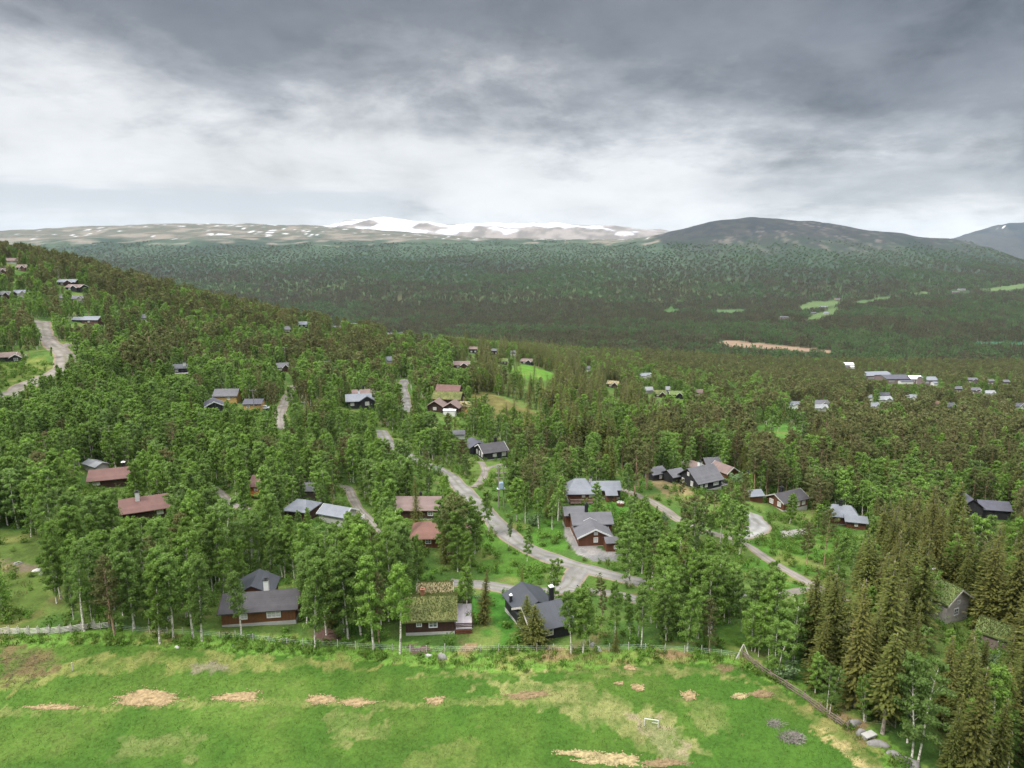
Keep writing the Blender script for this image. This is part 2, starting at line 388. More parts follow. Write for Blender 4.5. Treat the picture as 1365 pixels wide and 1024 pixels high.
M['blue_car'] = plain('dark blue car paint', (0.02, 0.035, 0.16), 0.25, 0.1, spec=0.5)
M['white_car'] = plain('white car paint', (0.72, 0.72, 0.72), 0.25, 0.06, spec=0.5)
M['black_car'] = plain('black car paint', (0.012, 0.012, 0.014), 0.25, 0.1, spec=0.5)
M['rubber'] = plain('tyre rubber', (0.02, 0.02, 0.02), 0.9, 0.1)
M['lamp_red'] = plain('red light lens', (0.4, 0.02, 0.015), 0.3, 0.1)
M['chips'] = plain('fresh wood chips', (0.190, 0.132, 0.064), 0.95, 0.5, 2.2, c2=(0.25, 0.184, 0.096), bs=1.0)
M['straw'] = plain('pale straw mulch', (0.20, 0.155, 0.072), 0.95, 0.55, 2.2, c2=(0.265, 0.215, 0.108), bs=1.0)
M['chips_brown'] = plain('weathered brown wood chips', (0.145, 0.10, 0.05), 0.95, 0.4, 2.2, c2=(0.175, 0.125, 0.065), bs=1.0)
M['brush'] = plain('dead brown branches', (0.105, 0.068, 0.046), 0.95, 0.45, 2.2)
M['brush_grey'] = plain('dead grey branches', (0.17, 0.15, 0.135), 0.95, 0.4, 2.2)

# ------------------------------------------------------------------ roads, yards (centre lines read off the photograph, laid on the ground)
RW = 0.70
ROADS = [  # name, half width in metres, points in the photograph
 ('gravel_road', 3.3, [(600,634),(612,648),(626,662),(641,676),(656,692),(674,710),(694,726),(716,737),(745,748),(775,757),(805,765),(838,773),(868,779),(905,786),(950,791),(1000,793)]),
 ('gravel_road', 3.4, [(541,506),(536,516),(540,528),(541,540),(545,550)]),
 ('gravel_road', 3.1, [(508,574),(516,588),(528,598),(545,608),(562,617),(585,626),(600,634)]),
 ('gravel_road', 3.0, [(776,757),(768,765),(762,776),(752,785),(735,789),(700,789),(664,783),(635,779),(600,777)]),
 ('gravel_road', 2.2, [(757,784),(785,788),(812,791),(838,796),(860,806)]),
 ('gravel_lane', 2.0, [(828,652),(858,664),(884,678),(900,690),(918,700),(945,710),(972,717),(990,723),(1008,735),(1030,750),(1055,764),(1080,778),(1105,790),(1130,802)]),
 ('gravel_lane', 1.7, [(1125,792),(1098,786),(1070,787),(1048,792),(1030,797)]),
 ('gravel_drive', 3.6, [(978,716),(992,713),(1008,706),(1011,698),(1003,690),(1002,684)]),
 ('gravel_lane', 1.7, [(452,648),(463,650),(470,664),(478,678),(490,690),(502,702),(512,712)]),
 ('gravel_lane', 1.6, [(284,650),(294,658),(304,668),(318,676),(330,680)]),
 ('gravel_lane', 2.7, [(389,514),(387,524),(380,537),(374,549),(374,562),(376,572)]),
 ('gravel_lane', 1.5, [(631,650),(642,640),(646,630),(644,620),(641,616)]),
 ('gravel_lane', 1.0, [(643,634),(652,624),(664,620),(674,619)]),
 ('gravel_lane', 5.4, [(0,534),(16,526),(36,514),(58,505),(76,497),(86,487),(87,476),(78,465),(68,457),(60,448),(57,438),(55,428)]),
 ('gravel_lane', 1.8, [(80,465),(90,459),(101,458)]),
 ('gravel_lane', 1.6, [(88,478),(98,474),(106,471)]),
 ('gravel_lane', 2.0, [(160,499),(176,497),(190,495)]),
]
ROAD_XY = []
for nm, hw, pts in ROADS:
    hw *= RW; q = ats(pts); ROAD_XY.append((nm, hw, [(p.x, p.y) for p in [Vector((w_[0], w_[1])) for w_ in spline([(v.x, v.y) for v in q], 1.2)]]))
FIELD = [(-700,860),(0,862),(130,858),(300,868),(420,876),(560,888),(700,896),(850,886),(935,884),(985,888),(1040,915),(1100,955),(1150,992),(1200,1030),(1300,1100),(1300,1900),(-900,1900)]
YARD = [(754,690),(764,694),(771,718),(800,732),(826,738),(822,748),(790,748),(768,738),(752,714)]
YARD2 = [(1040,708),(1072,705),(1075,714),(1040,716)]
PATCHES = [  # polygon on the photograph, colour
 ([(0,706),(36,712),(62,735),(66,790),(48,836),(0,842),(-300,842),(-300,695)], (0.092, 0.140, 0.028)),
 ([(0,747),(40,750),(56,758),(36,762),(0,763)], (0.16, 0.13, 0.085)),
 ([(0,484),(60,474),(72,490),(30,512),(0,522)], (0.10, 0.150, 0.025)),
 ([(614,528),(652,522),(700,545),(735,560),(700,572),(650,562)], (0.14, 0.125, 0.04)),
 ([(1002,568),(1040,564),(1078,572),(1075,586),(1030,584)], (0.085, 0.20, 0.03)),
 ([(676,492),(700,486),(742,499),(738,508),(700,504)], (0.10, 0.235, 0.025)),
 ([(864,640),(880,628),(905,636),(930,660),(890,662)], (0.24, 0.19, 0.09)),
 ([(995,728),(1040,712),(1100,716),(1130,748),(1110,770),(1060,762),(1020,742)], (0.075, 0.170, 0.022)),
 ([(1020,742),(1060,765),(1080,782),(1050,792),(1000,775),(985,755)], (0.07, 0.160, 0.022)),
 ([(775,660),(830,668),(845,690),(830,700),(770,682)], (0.060, 0.175, 0.022)),
 ([(640,690),(660,690),(740,748),(700,782),(640,760)], (0.080, 0.170, 0.024)),
 ([(690,700),(740,690),(760,736),(720,736)], (0.070, 0.165, 0.022)),
 ([(630,780),(700,795),(690,850),(640,880),(620,840)], (0.055, 0.165, 0.020)),
 ([(770,762),(820,772),(838,790),(790,784)], (0.085, 0.150, 0.026)),
 ([(960,842),(985,830),(992,866),(960,878)], (0.090, 0.175, 0.025)),
 ([(345,780),(400,770),(400,812),(350,800)], (0.060, 0.185, 0.020)),
 ([(415,844),(432,838),(455,850),(436,862)], (0.14, 0.085, 0.07)),
 ([(546,862),(556,858),(572,866),(556,872)], (0.13, 0.085, 0.07)),
]
FAR_PATCHES = [
 ([(955,456),(975,453),(1000,456),(1048,461),(1108,467),(1108,471),(1060,468),(1010,465),(960,461)], (0.178, 0.125, 0.083)),
 ([(1060,410),(1080,402),(1112,401),(1125,404),(1100,409),(1072,414)], (0.069, 0.102, 0.036)),
 ([(1082,420),(1110,411),(1122,412),(1096,425),(1070,428)], (0.066, 0.102, 0.033)),
 ([(1130,404),(1185,395),(1190,398),(1150,405)], (0.056, 0.092, 0.033)),
 ([(1215,391),(1238,389),(1240,392),(1218,393)], (0.066, 0.099, 0.036)),
 ([(1300,386),(1365,378),(1500,374),(1500,379),(1365,384),(1320,389)], (0.073, 0.109, 0.04)),
 ([(880,413),(900,410),(908,414),(890,418)], (0.04, 0.083, 0.023)),
 ([(948,413),(995,412),(993,416),(960,418)], (0.056, 0.096, 0.036)),
 ([(1290,455),(1365,456),(1500,458),(1500,462),(1300,459)], (0.03, 0.079, 0.04)),
 ([(1190,514),(1240,516),(1235,524),(1185,520)], (0.178, 0.172, 0.139)),
 ([(1340,494),(1365,493),(1400,495),(1400,500),(1345,500)], (0.30, 0.25, 0.19)),
 ([(600,432),(760,433),(760,435),(600,434)], (0.04, 0.069, 0.033)),
]

# ------------------------------------------------------------------ ground: one sheet to the horizon
th = np.concatenate([np.linspace(-180, -54, 30)[:-1], np.linspace(-54, 54, 521), np.linspace(54, 180, 30)[1:-1]])
rr = np.concatenate([[6, 20, 34, 44, 52], np.geomspace(58, 135, 190), np.geomspace(135.9, 900, 260), np.geomspace(908, 7900, 250)])
RR, TH = np.meshgrid(rr, R(1) * th, indexing='ij')
GX, GY = (RR * np.sin(TH)).ravel(), (RR * np.cos(TH)).ravel()
GZ = H(GX, GY)
px, py, pd = proj(GX, GY, GZ)
front = GY > 20
def jit(a): return px + (fbm(GX / a, GY / a, 21, 3) - .5) * 2.2 * F * a / np.maximum(pd, 1), py + (fbm(GX / a, GY / a, 31, 3) - .5) * 1.1 * F * a / np.maximum(pd, 1)
n_a, n_b, n_c = fbm(GX / 30, GY / 30, 1, 4), fbm(GX / 6, GY / 6, 2, 3), fbm(GX / 1.6, GY / 1.6, 4, 3)
def lerp(a, b, t): return a + (b - a) * np.clip(t, 0, 1)[:, None]
def sst(x, a, b): t = np.clip((x - a) / (b - a), 0, 1); return t * t * (3 - 2 * t)
one = np.ones((len(GX), 1))
G = lambda *c: one * np.array([c])
col = lerp(G(0.042, 0.085, 0.016), G(0.085, 0.125, 0.028), sst(n_b * .6 + n_a * .4, .38, .66))
col = lerp(col, G(0.10, 0.075, 0.035), sst(n_c * .5 + n_b * .5, .58, .74) * .7)
# rough strip along the fence
qx, qy = jit(1.6)
strip = front & (qy > 835) & inpoly(qx, qy, [(-900,838),(130,840),(340,842),(600,862),(850,862),(985,872),(1060,905),(1230,1024),(1400,1130),(1400,1900),(-900,1900)])
rough = lerp(G(0.085, 0.165, 0.026), G(0.165, 0.155, 0.05), sst(n_b * .55 + n_c * .45, .46, .68))
rough = lerp(rough, G(0.17, 0.11, 0.065), sst(n_c * .35 + n_b * .65, .60, .74) * .8)
col[strip] = rough[strip]
fx, fy = jit(1.2)
field = front & (fy > 850) & inpoly(fx, fy, FIELD)
g1 = lerp(G(0.036, 0.082, 0.011), G(0.056, 0.102, 0.016), sst(n_a * .5 + n_b * .5, .36, .64))
g1 = lerp(g1, G(0.115, 0.125, 0.040), sst(n_b * .5 + n_c * .3 + n_a * .2, .58, .78) * .35)
# dry mown strips and worn ground on the field
def dry(poly, c, k, a=2.2):
    global g1
    jx, jy = px + (fbm(GX / a, GY / a, 41, 4) - .5) * 3.6 * F * a / np.maximum(pd, 1), py + (fbm(GX / a, GY / a, 43, 4) - .5) * 1.8 * F * a / np.maximum(pd, 1)
    ins = inpoly(jx, jy, poly) & front
    t = np.where(ins, k * (0.45 + 0.9 * sst(n_c, .35, .65)), 0)
    g1 = lerp(g1, G(*c), t)
dry([(0,945),(150,941),(250,932),(420,930),(560,936),(640,928),(730,920),(770,935),(730,938),(640,940),(500,944),(300,940),(120,948),(0,955)], (0.16, 0.16, 0.055), .5, .8)
dry([(520,905),(620,895),(760,888),(960,892),(1000,905),(960,902),(760,897),(630,902)], (0.16, 0.15, 0.055), .5, 1.2)
dry([(640,892),(700,890),(740,893),(650,896)], (0.28, 0.245, 0.11), .7, .6)
dry([(620,915),(760,905),(880,955),(930,1000),(925,1024),(860,1010),(800,975),(720,945)], (0.165, 0.165, 0.06), .62, 2.0)
dry([(830,950),(880,962),(915,995),(920,1024),(890,1020),(860,985)], (0.20, 0.17, 0.10), .8, 1.2)
dry([(420,950),(500,950),(520,985),(440,1000)], (0.15, 0.15, 0.055), .5, 2.5)
dry([(150,985),(260,975),(280,1010),(160,1015)], (0.13, 0.135, 0.05), .4, 2.5)
dry([(560,1000),(640,975),(660,1024),(560,1024)], (0.12, 0.135, 0.04), .35, 2.5)
dry([(990,895),(1060,930),(1130,975),(1200,1030),(1180,1040),(1100,985),(1030,930)], (0.155, 0.145, 0.05), .7, 1.5)
dry([(1085,968),(1130,995),(1180,1032),(1160,1035),(1110,1000)], (0.26, 0.215, 0.095), .7, 1.0)
dry([(900,930),(960,945),(985,975),(950,980)], (0.14, 0.145, 0.05), .45, 2.0)
dry([(0,905),(60,885),(200,870),(420,876),(560,888),(420,895),(200,890),(90,900),(0,930)], (0.16, 0.16, 0.05), .55, 2.0)
dry([(245,886),(300,882),(310,895),(260,900)], (0.15, 0.135, 0.085), .7, 1.2)
dry([(0,855),(60,862),(90,880),(60,900),(0,905)], (0.11, 0.085, 0.038), .7, 1.6)
dry([(940,882),(985,884),(990,894),(950,894)], (0.125, 0.085, 0.048), .7, 1.0)
col[field] = g1[field]
nearsel = front & (pd < 1000)
for poly, c in PATCHES:
    c = tuple(q * .70 for q in c)
    s = nearsel & inpoly(qx, qy, poly)
    cc = lerp(G(*c), G(*[q * 0.62 for q in c]), sst(n_c, .4, .7) * .6)
    col[s] = lerp(cc, G(0.16, 0.15, 0.05), sst(n_b, .56, .72) * .5)[s]
for poly in (YARD, YARD2):
    s = nearsel & inpoly(px, py, poly)
    col[s] = lerp(G(0.20, 0.185, 0.172), G(0.125, 0.122, 0.120), sst(n_b, .42, .6))[s]
# far valley, slopes and high fell
rad = np.hypot(GX, GY)
nf, ng, nh = fbm(GX / 130, GY / 130, 51, 5), fbm(GX / 40, GY / 60, 53, 4), fbm(GX / 420, GY / 600, 55, 4)
far = lerp(G(0.036, 0.054, 0.022), G(0.056, 0.090, 0.030), sst(nf, .38, .62))
far = lerp(far, G(0.055, 0.040, 0.022), sst(ng, .52, .68) * .6)
slope = lerp(G(0.024, 0.040, 0.027), G(0.042, 0.066, 0.038), sst(nh * .7 + nf * .3, .36, .62))
slope = lerp(slope, G(0.022, 0.036, 0.022), sst(ng, .5, .62) * .6)
far = lerp(far, slope, sst(GZ, -110, -40) * (rad > 1500))
dome = front & (px > 880 - (GZ - 100) * .3)
alt = GZ + (nf - .5) * 130 + (ng - .5) * 70
fell = lerp(G(0.090, 0.082, 0.064), G(0.062, 0.070, 0.050), sst(ng, .40, .60))
fell = lerp(fell, G(0.165, 0.142, 0.115), sst(nf, .52, .66) * .8)
fell_d = lerp(G(0.020, 0.025, 0.028), G(0.034, 0.036, 0.034), sst(ng, .4, .6))  # dome fell darker and bluer: cloud shadow put into its colour
fell_d = lerp(fell_d, G(0.105, 0.092, 0.082), sst(fbm(GX / 22, GY / 50, 61, 4), .58, .68) * sst(nh, .42, .56))
t0 = sst(alt, 88, 120) * (rad > 3000)
mt = np.where(dome[:, None], lerp(far * .8, fell_d, sst(alt, 10, 150)), lerp(far, fell, t0))
snow = sst(fbm(GX / 55, GY / 75, 71, 4) + (nh - .5) * .3, .745, .775) * sst(GZ, 95, 130) * (rad > 3000)
mt = lerp(mt, G(0.50, 0.51, 0.53), snow * np.where(dome, 0.0, 1.0))
w = sst(rad, 650, 1000)
col = lerp(col, mt, w)
fsel = front & (pd > 700) & (pd < 4000)
for poly, c in FAR_PATCHES:
    col[fsel & inpoly(px, py, poly)] = c
mg, ns = newmat('grass, heath and fell ground'); N, L, nd, mth, mix, ramp = ns
geo = nd('ShaderNodeNewGeometry').outputs['Position']
vc = nd('ShaderNodeVertexColor', layer_name='Col').outputs['Color']
near = noise(ns, geo, 2.6, 5.0, 0.7); mid = noise(ns, geo, 0.35, 4.0, 0.6); wide = noise(ns, geo, 0.045, 5.0, 0.65)
fine = noise(ns, geo, 9.0, 2.0, 0.7)
k = mth('ADD', mth('MULTIPLY', near, 0.95), mth('ADD', mth('MULTIPLY', mid, 0.45), mth('MULTIPLY', wide, 0.45)))
k = mth('ADD', k, mth('MULTIPLY', fine, 0.5))
k = mth('SUBTRACT', mth('MULTIPLY', k, 1.55), 0.78)
cc = mix(1.0, vc, nd('ShaderNodeCombineColor', ins={0: k, 1: k, 2: k}).outputs[0], 'MULTIPLY')
finish(ns, cc, 0.95, mth('ADD', mth('MULTIPLY', near, .5), mth('MULTIPLY', mid, 2.0)), 0.6, 0.30, 0.1)
P = np.stack([GX, GY, GZ], 1)
ground = link('ground', grid_mesh('ground', P, len(rr), len(th), mg, col, wrap=True)); tag(ground, kind='structure')

# ------------------------------------------------------------------ snow fell and the far right mountain, beyond the ground sheet's slopes
def far_mountain(name, prof, z, depth, colf, mat):
    xs = np.arange(prof[0][0], prof[-1][0] + 1, 3.0)
    ys = np.interp(xs, [p[0] for p in prof], [p[1] for p in prof])
    ys = ys + (fbm(xs / 14, xs * 0, 81, 4) - .5) * 3.0
    V = []
    NR = 46
    for i in range(NR):
        t = i / (NR - 1)                       # front foot -> crest -> back
        zz = z + (t - 0.62) * depth
        k = math.sin(min(1, t / 0.62) * math.pi / 2) ** 1.3 if t < 0.62 else math.cos((t - 0.62) / 0.38 * math.pi / 2)
        x, y, r_ = ray(xs, ys)
        top = CAMZ + r_ * z
        base = -160.0
        X = x * z * (zz / z); Y = y * z + (zz - z)
        Z = base + (top - base) * k + (fbm(X / 330, Y / 330, 83, 5) - .5) * 70 * np.sin(np.pi * t)
        V.append(np.stack([X, Y, Z], 1))
    V = np.concatenate(V)
    return tag(link(name, grid_mesh(name, V, NR, len(xs), mat, colf(V))), kind='structure')
def snowcol(V):
    X, Y, Z = V.T
    o = np.ones((len(X), 1))
    rock = lerp(o * [[.12, .105, .09]], o * [[.20, .175, .155]], sst(fbm(X / 160, Y / 160, 91, 4), .4, .6))
    s = sst(fbm(X / 420, Y / 260, 93, 5) + (Z - 330) / 900, .50, .59)
    return lerp(rock, o * [[.46, .47, .50]], s)
def darkcol(V):
    X, Y, Z = V.T
    o = np.ones((len(X), 1))
    rock = lerp(o * [[.030, .040, .048]], o * [[.05, .055, .055]], sst(fbm(X / 160, Y / 160, 95, 4), .4, .6))
    s = sst(fbm(X / 260, Y / 120, 97, 4), .66, .70) * sst(Z, 170, 240)
    return lerp(rock, o * [[.8, .82, .86]], s)
mm, ns = newmat('bare rock and old snow'); N, L, nd, mth, mix, ramp = ns
gp = nd('ShaderNodeNewGeometry').outputs['Position']
q = mth('ADD', 0.72, mth('MULTIPLY', noise(ns, gp, 0.02, 6.0, 0.7), 0.55))
finish(ns, mix(1.0, nd('ShaderNodeVertexColor', layer_name='Col').outputs['Color'], nd('ShaderNodeCombineColor', ins={0: q, 1: q, 2: q}).outputs[0], 'MULTIPLY'), 0.9, noise(ns, gp, 0.01, 6.0, 0.65), 0.5, 12.0, 0.1)
far_mountain('hills', [(300,316),(400,305),(440,301),(470,293.5),(510,290.5),(560,296),(600,300),(640,298.5),(700,297.5),(740,297),(800,301),(850,306),(905,308),(960,312),(1040,330)], 10500, 2800, snowcol, mm)
far_mountain('mountain', [(1150,352),(1200,338),(1250,323),(1290,313),(1330,302),(1365,295),(1430,291),(1500,300),(1650,330)], 6700, 1500, darkcol, mm)

# ------------------------------------------------------------------ road surfaces
mr, ns = newmat('packed grey gravel'); N, L, nd, mth, mix, ramp = ns
gp = nd('ShaderNodeNewGeometry').outputs['Position']
vc = nd('ShaderNodeVertexColor', layer_name='Col').outputs['Color']
a = noise(ns, gp, 5.0, 4.0, 0.7); b = noise(ns, gp, 0.5, 4.0, 0.6)
q = mth('ADD', 0.45, mth('ADD', mth('MULTIPLY', a, 0.55), mth('MULTIPLY', b, 0.6)))
finish(ns, mix(1.0, vc, nd('ShaderNodeCombineColor', ins={0: q, 1: q, 2: q}).outputs[0], 'MULTIPLY'), 0.95, a, 0.5, 0.05, 0.1)
for ri, (nm, hw, line) in enumerate(ROAD_XY):
    ln = np.array(line); d = np.gradient(ln, axis=0); d /= np.linalg.norm(d, axis=1)[:, None] + 1e-9
    nrm = np.stack([-d[:, 1], d[:, 0]], 1)
    offs = np.array([-1.22, -1.0, -.8, -.55, -.3, 0, .3, .55, .8, 1.0, 1.22])
    wob = 1 + (fbm(np.arange(len(ln)) / 6, np.arange(len(ln)) * 0 + ri, 99, 3) - .5) * .5
    XY = ln[:, None] + nrm[:, None] * offs[None, :, None] * hw * wob[:, None, None]
    X, Y = XY[..., 0].ravel(), XY[..., 1].ravel()
    lift = np.tile(np.array([-.12, .07, .10, .10, .12, .13, .12, .10, .10, .07, -.12]), len(ln)) + 0.002 * ri
    Z = H(X, Y) + lift
    ao = np.abs(np.tile(offs, len(ln)))
    o = np.ones((len(X), 1))
    nn = fbm(X / 2.0, Y / 2.0, 101, 3)
    base = np.array([[.140, .133, .124]]) if 'road' in nm else np.array([[.20, .195, .185]]) if 'drive' in nm else np.array([[.148, .132, .116]])
    rc = lerp(o * base, o * base * .78, sst(nn, .4, .65))
    rc = lerp(rc, o * base * 1.40, np.where((ao > .2) & (ao < .6), .75, 0) * sst(fbm(X / 3.0, Y / 3.0, 103, 3), .3, .6))
    rc = lerp(rc, o * [[.13, .13, .075]], np.where(ao < .15, .5, 0) * sst(nn, .4, .6))
    rc = lerp(rc, o * [[.20, .15, .10]], np.where(ao > .9, .75, 0))
    rc = lerp(rc, o * [[.10, .11, .045]], np.where(ao > 1.1, .8, 0))
    tag(link(nm, grid_mesh(nm, np.stack([X, Y, Z], 1), len(ln), len(offs), mr, rc)), kind='structure')

# ------------------------------------------------------------------ houses
LAND = []          # landmarks used in the trees' labels: photo x, y, depth, phrase
CLEAR = []         # (x0, y0, x1, y1, depth): what must stay in view, trees keep out of these sight lines
FOOT = []          # (x, y, radius) footprints
def prism(L_, W_, h, r, ax):
    """gabled wall body, base centre at the origin"""
    a, b = (L_ / 2, W_ / 2)
    v = [(-a, -b, -1.6), (a, -b, -1.6), (a, b, -1.6), (-a, b, -1.6), (-a, -b, h), (a, -b, h), (a, b, h), (-a, b, h), (-a, 0, h + r), (a, 0, h + r)]
    f = [(3, 2, 1, 0), (0, 1, 5, 4), (2, 3, 7, 6), (1, 2, 6, 9, 5), (3, 0, 4, 8, 7), (4, 5, 9, 8), (6, 7, 8, 9)]
    if ax == 'y': v = [(-y, x, z) for x, y, z in v]
    return v, f
def roof_shape(L_, W_, h, r, ax, ov, th, hip=0.0):
    a, b = L_ / 2 + ov, W_ / 2 + ov
    k = r / (W_ / 2); e = h - ov * k
    ra = a - hip
    pr = [(-a, -b, e), (a, -b, e), (ra, 0, h + r), (-ra, 0, h + r), (-a, b, e), (a, b, e)]
    v = [(x, y, z + 0.02) for x, y, z in pr] + [(x, y, z + th) for x, y, z in pr]
    f = [(6, 7, 8, 9), (9, 8, 11, 10), (1, 0, 3, 2), (2, 3, 4, 5), (0, 1, 7, 6), (5, 4, 10, 11), (1, 2, 8, 7), (2, 5, 11, 8), (3, 0, 6, 9), (4, 3, 9, 10)]
    if hip: f += [(7, 11, 8), (10, 6, 9), (1, 2, 5), (0, 4, 3)]
    if ax == 'y': v = [(-y, x, z) for x, y, z in v]
    return v, f
def window(root, cx, cy, z, w, h, ang, barred=True, pane='glass'):
    """frame with glazing bars, pane set back in it; ang is the wall's outward direction"""
    fb = MB(); t = 0.13
    fb.box((0, -0.03, h / 2 + t / 2), (w + 2 * t, .10, t)); fb.box((0, -0.03, -h / 2 - t / 2), (w + 2 * t, .10, t))
    for s in (-1, 1): fb.box((s * (w / 2 + t / 2), -0.03, 0), (t, .10, h))
    if barred:
        n = max(2, int(round(w / 0.62)))
        for i in range(1, n): fb.box((-w / 2 + w * i / n, -0.025, 0), (.09, .06, h))
        fb.box((0, -0.022, 0), (w, .05, .07))
    o = fb.build('window', M['white'], root); o.location = (cx, cy, z); o.rotation_euler = (0, 0, ang)
    MB().box((0, 0.0, 0), (w, .03, h)).build('pane', M[pane], o)
def chimney(root, x, y, z0, z1, w=0.7, mat='white', cap='soot'):
    c = MB().box((x, y, (z0 + z1) / 2), (w, w, z1 - z0)).build('chimney', M[mat], root)
    MB().box((x, y, z1 + 0.10), (w * 1.25, w * 1.25, .12)).box((x, y, z1 + 0.27), (w * .55, w * .55, .22)).build('chimney_cap', M[cap], c)
def deck(root, c, d, z, rail=True, mat='deck', railmat='dark_wood', sides='frlb', skirt=None):
    m = MB().box((c[0], c[1], z - .08), (d[0], d[1], .16))
    for i in (-1, 1):
        for j in (-1, 1): m.box((c[0] + i * (d[0] / 2 - .15), c[1] + j * (d[1] / 2 - .15), (z - 1.8) / 2 - .05), (.16, .16, z + 1.55))
    dk = m.build('deck', M[mat], root)
    if rail:
        q = MB(); h = 0.95
        E = {'f': ((-1, -1), (1, -1)), 'r': ((1, -1), (1, 1)), 'b': ((1, 1), (-1, 1)), 'l': ((-1, 1), (-1, -1))}
        for s in sides:
            (a, b), (a2, b2) = E[s]
            x1, y1, x2, y2 = c[0] + a * d[0] / 2, c[1] + b * d[1] / 2, c[0] + a2 * d[0] / 2, c[1] + b2 * d[1] / 2
            ln = math.hypot(x2 - x1, y2 - y1); rz = math.atan2(y2 - y1, x2 - x1)
            for zz in (.3, .55, .8): q.box(((x1 + x2) / 2, (y1 + y2) / 2, z + zz), (ln, .05, .17), rz)
            n = max(1, int(ln / 1.6))
            for i in range(n + 1): q.box((x1 + (x2 - x1) * i / n, y1 + (y2 - y1) * i / n, z + h / 2), (.10, .10, h), rz)
        q.build('railing', M[railmat], dk)
    if skirt:
        q = MB()
        for i in range(4): q.box((c[0], c[1] - d[1] / 2 - .04, z - .35 - i * .32), (d[0], .05, .24))
        q.build('skirting', M[skirt], dk)
def turf_grass(root, v, seed, n, mat):
    """grass standing on a turf roof: small blades on the two upper slopes"""
    g = np.random.default_rng(seed); V, Fc = [], []
    v = [Vector(q) for q in v]
    for quad in ((6, 7, 8, 9), (10, 11, 8, 9)):
        a, b, c, d = (v[i] for i in quad)
        for _ in range(n):
            s, t = g.random(), g.random()
            p = (a * (1 - s) + b * s) * (1 - t) + (d * (1 - s) + c * s) * t
            an = g.random() * 6.28; w = .05 + .06 * g.random(); hh = .12 + .28 * g.random() ** 2
            dx_, dy_ = math.cos(an) * w, math.sin(an) * w; lx, ly = (g.random(2) - .5) * .25
            k = len(V)
            V += [(p.x - dx_, p.y - dy_, p.z - .02), (p.x + dx_, p.y + dy_, p.z - .02), (p.x + lx, p.y + ly, p.z + hh)]; Fc.append((k, k + 1, k + 2))
    m = MB(); m.v = V; m.f = Fc
    return m.build('turf', mat, root)
def house(name, label, cat, px_, py_, yaw, blocks, short=None, clear=None, chim=(), decks=(), group=None, land=True, sink=0.12):
    p = at(px_, py_) - Vector((0, 0, sink)); ya = R(yaw)
    root = empty(name, p, ya); tag(root, label, cat, group)
    gz = []
    for bi, b in enumerate(blocks):
        x, y = b['c']; L_, W_, h, r = b['L'], b['W'], b['h'], b['r']; ax = b.get('ax', 'x'); z0 = b.get('z', 0.0); fnd = b.get('fnd', 0.0)
        ov = b.get('ov', 0.45); turf = b.get('turf'); hip = b.get('hip', 0.0)
        v, f = prism(L_ - (2 * hip if hip else 0) * 0, W_, h, r * (0.0 if hip else 1.0) + .001, ax)
        w = MB().add(v, f).build('wall', M[b['wall']], root); w.location = (x, y, z0)
        th = 0.34 if turf else 0.16
        v, f = roof_shape(L_, W_, h, r, ax, ov, th, hip)
        ro = MB().add(v, f).build('roof', M[b['roof']], root); ro.location = (x, y, z0 + .02 * bi)
        if turf: turf_grass(ro, v, bi + int(px_), turf, M['turf_leaf'])
        if fnd:
            dx_, dy_ = (L_, W_) if ax == 'x' else (W_, L_)
            MB().box((x, y, z0 + fnd / 2 - 0.8), (dx_ + .06, dy_ + .06, fnd + 1.6)).build('foundation', M['concrete'], root)
        bg_ = b.get('barge')
        if bg_:
            a, bb, k = L_ / 2 + ov + .02, W_ / 2 + ov, r / (W_ / 2)
            for s in (-1, 1):
                vv = []
                for dx_ in (0, .05):
                    for (yy, zz) in ((-bb, h - ov * k), (0, h + r), (bb, h - ov * k)):
                        for dz_ in (-.16, .20): vv.append((s * (a + dx_), yy, zz + dz_))
                if ax == 'y': vv = [(-yy, xx, zz) for xx, yy, zz in vv]
                q = MB().add(vv, [(0, 1, 3, 2), (2, 3, 5, 4), (6, 8, 9, 7), (8, 10, 11, 9), (1, 7, 9, 3), (3, 9, 11, 5), (0, 2, 8, 6), (2, 4, 10, 8), (0, 6, 7, 1), (4, 5, 11, 10)])
                o = q.build('bargeboard', M[bg_], root); o.location = (x, y, z0 + .02 * bi)
        for (side, u, zc, ww, hh, *o) in b.get('wins', ()):
            dx_, dy_ = (L_ / 2, W_ / 2) if ax == 'x' else (W_ / 2, L_ / 2)
            if side == 'f': window(root, x + u, y - dy_ - .03, z0 + zc, ww, hh, 0, pane=o[0] if o else 'glass')
            if side == 'b': window(root, x + u, y + dy_ + .03, z0 + zc, ww, hh, math.pi)
            if side == 'l': window(root, x - dx_ - .03, y - u, z0 + zc, ww, hh, -math.pi / 2, pane=o[0] if o else 'glass')
            if side == 'r': window(root, x + dx_ + .03, y + u, z0 + zc, ww, hh, math.pi / 2, pane=o[0] if o else 'glass')
        dr = b.get('door')
        if dr:
            side, u = dr
            dy_ = W_ / 2 if ax == 'x' else L_ / 2
            d_ = MB().box((x + u, y - dy_ - .05, z0 + fnd + 1.0), (.95, .08, 2.0)).build('door', M['dark_wood'] if 'dark' not in b['wall'] else M['rust_wood'], root)
            MB().box((x + u + .35, y - dy_ - .11, z0 + fnd + 1.0), (.05, .06, .18)).build('handle', M['galv'], d_)
        ca, sa = math.cos(ya), math.sin(ya)
        FOOT.append((p.x + x * ca - y * sa, p.y + x * sa + y * ca, 0.5 * math.hypot(L_, W_) * .92 + .8))
    for c in chim: chimney(root, *c[:4], **(c[4] if len(c) > 4 else {}))
    for d in decks: deck(root, **d)
    zz = proj(np.array([p.x]), np.array([p.y]), np.array([p.z]))[2][0]
    if clear: CLEAR.append((*clear, zz))
    if land and short: LAND.append((px_, py_, zz, short))
    return root
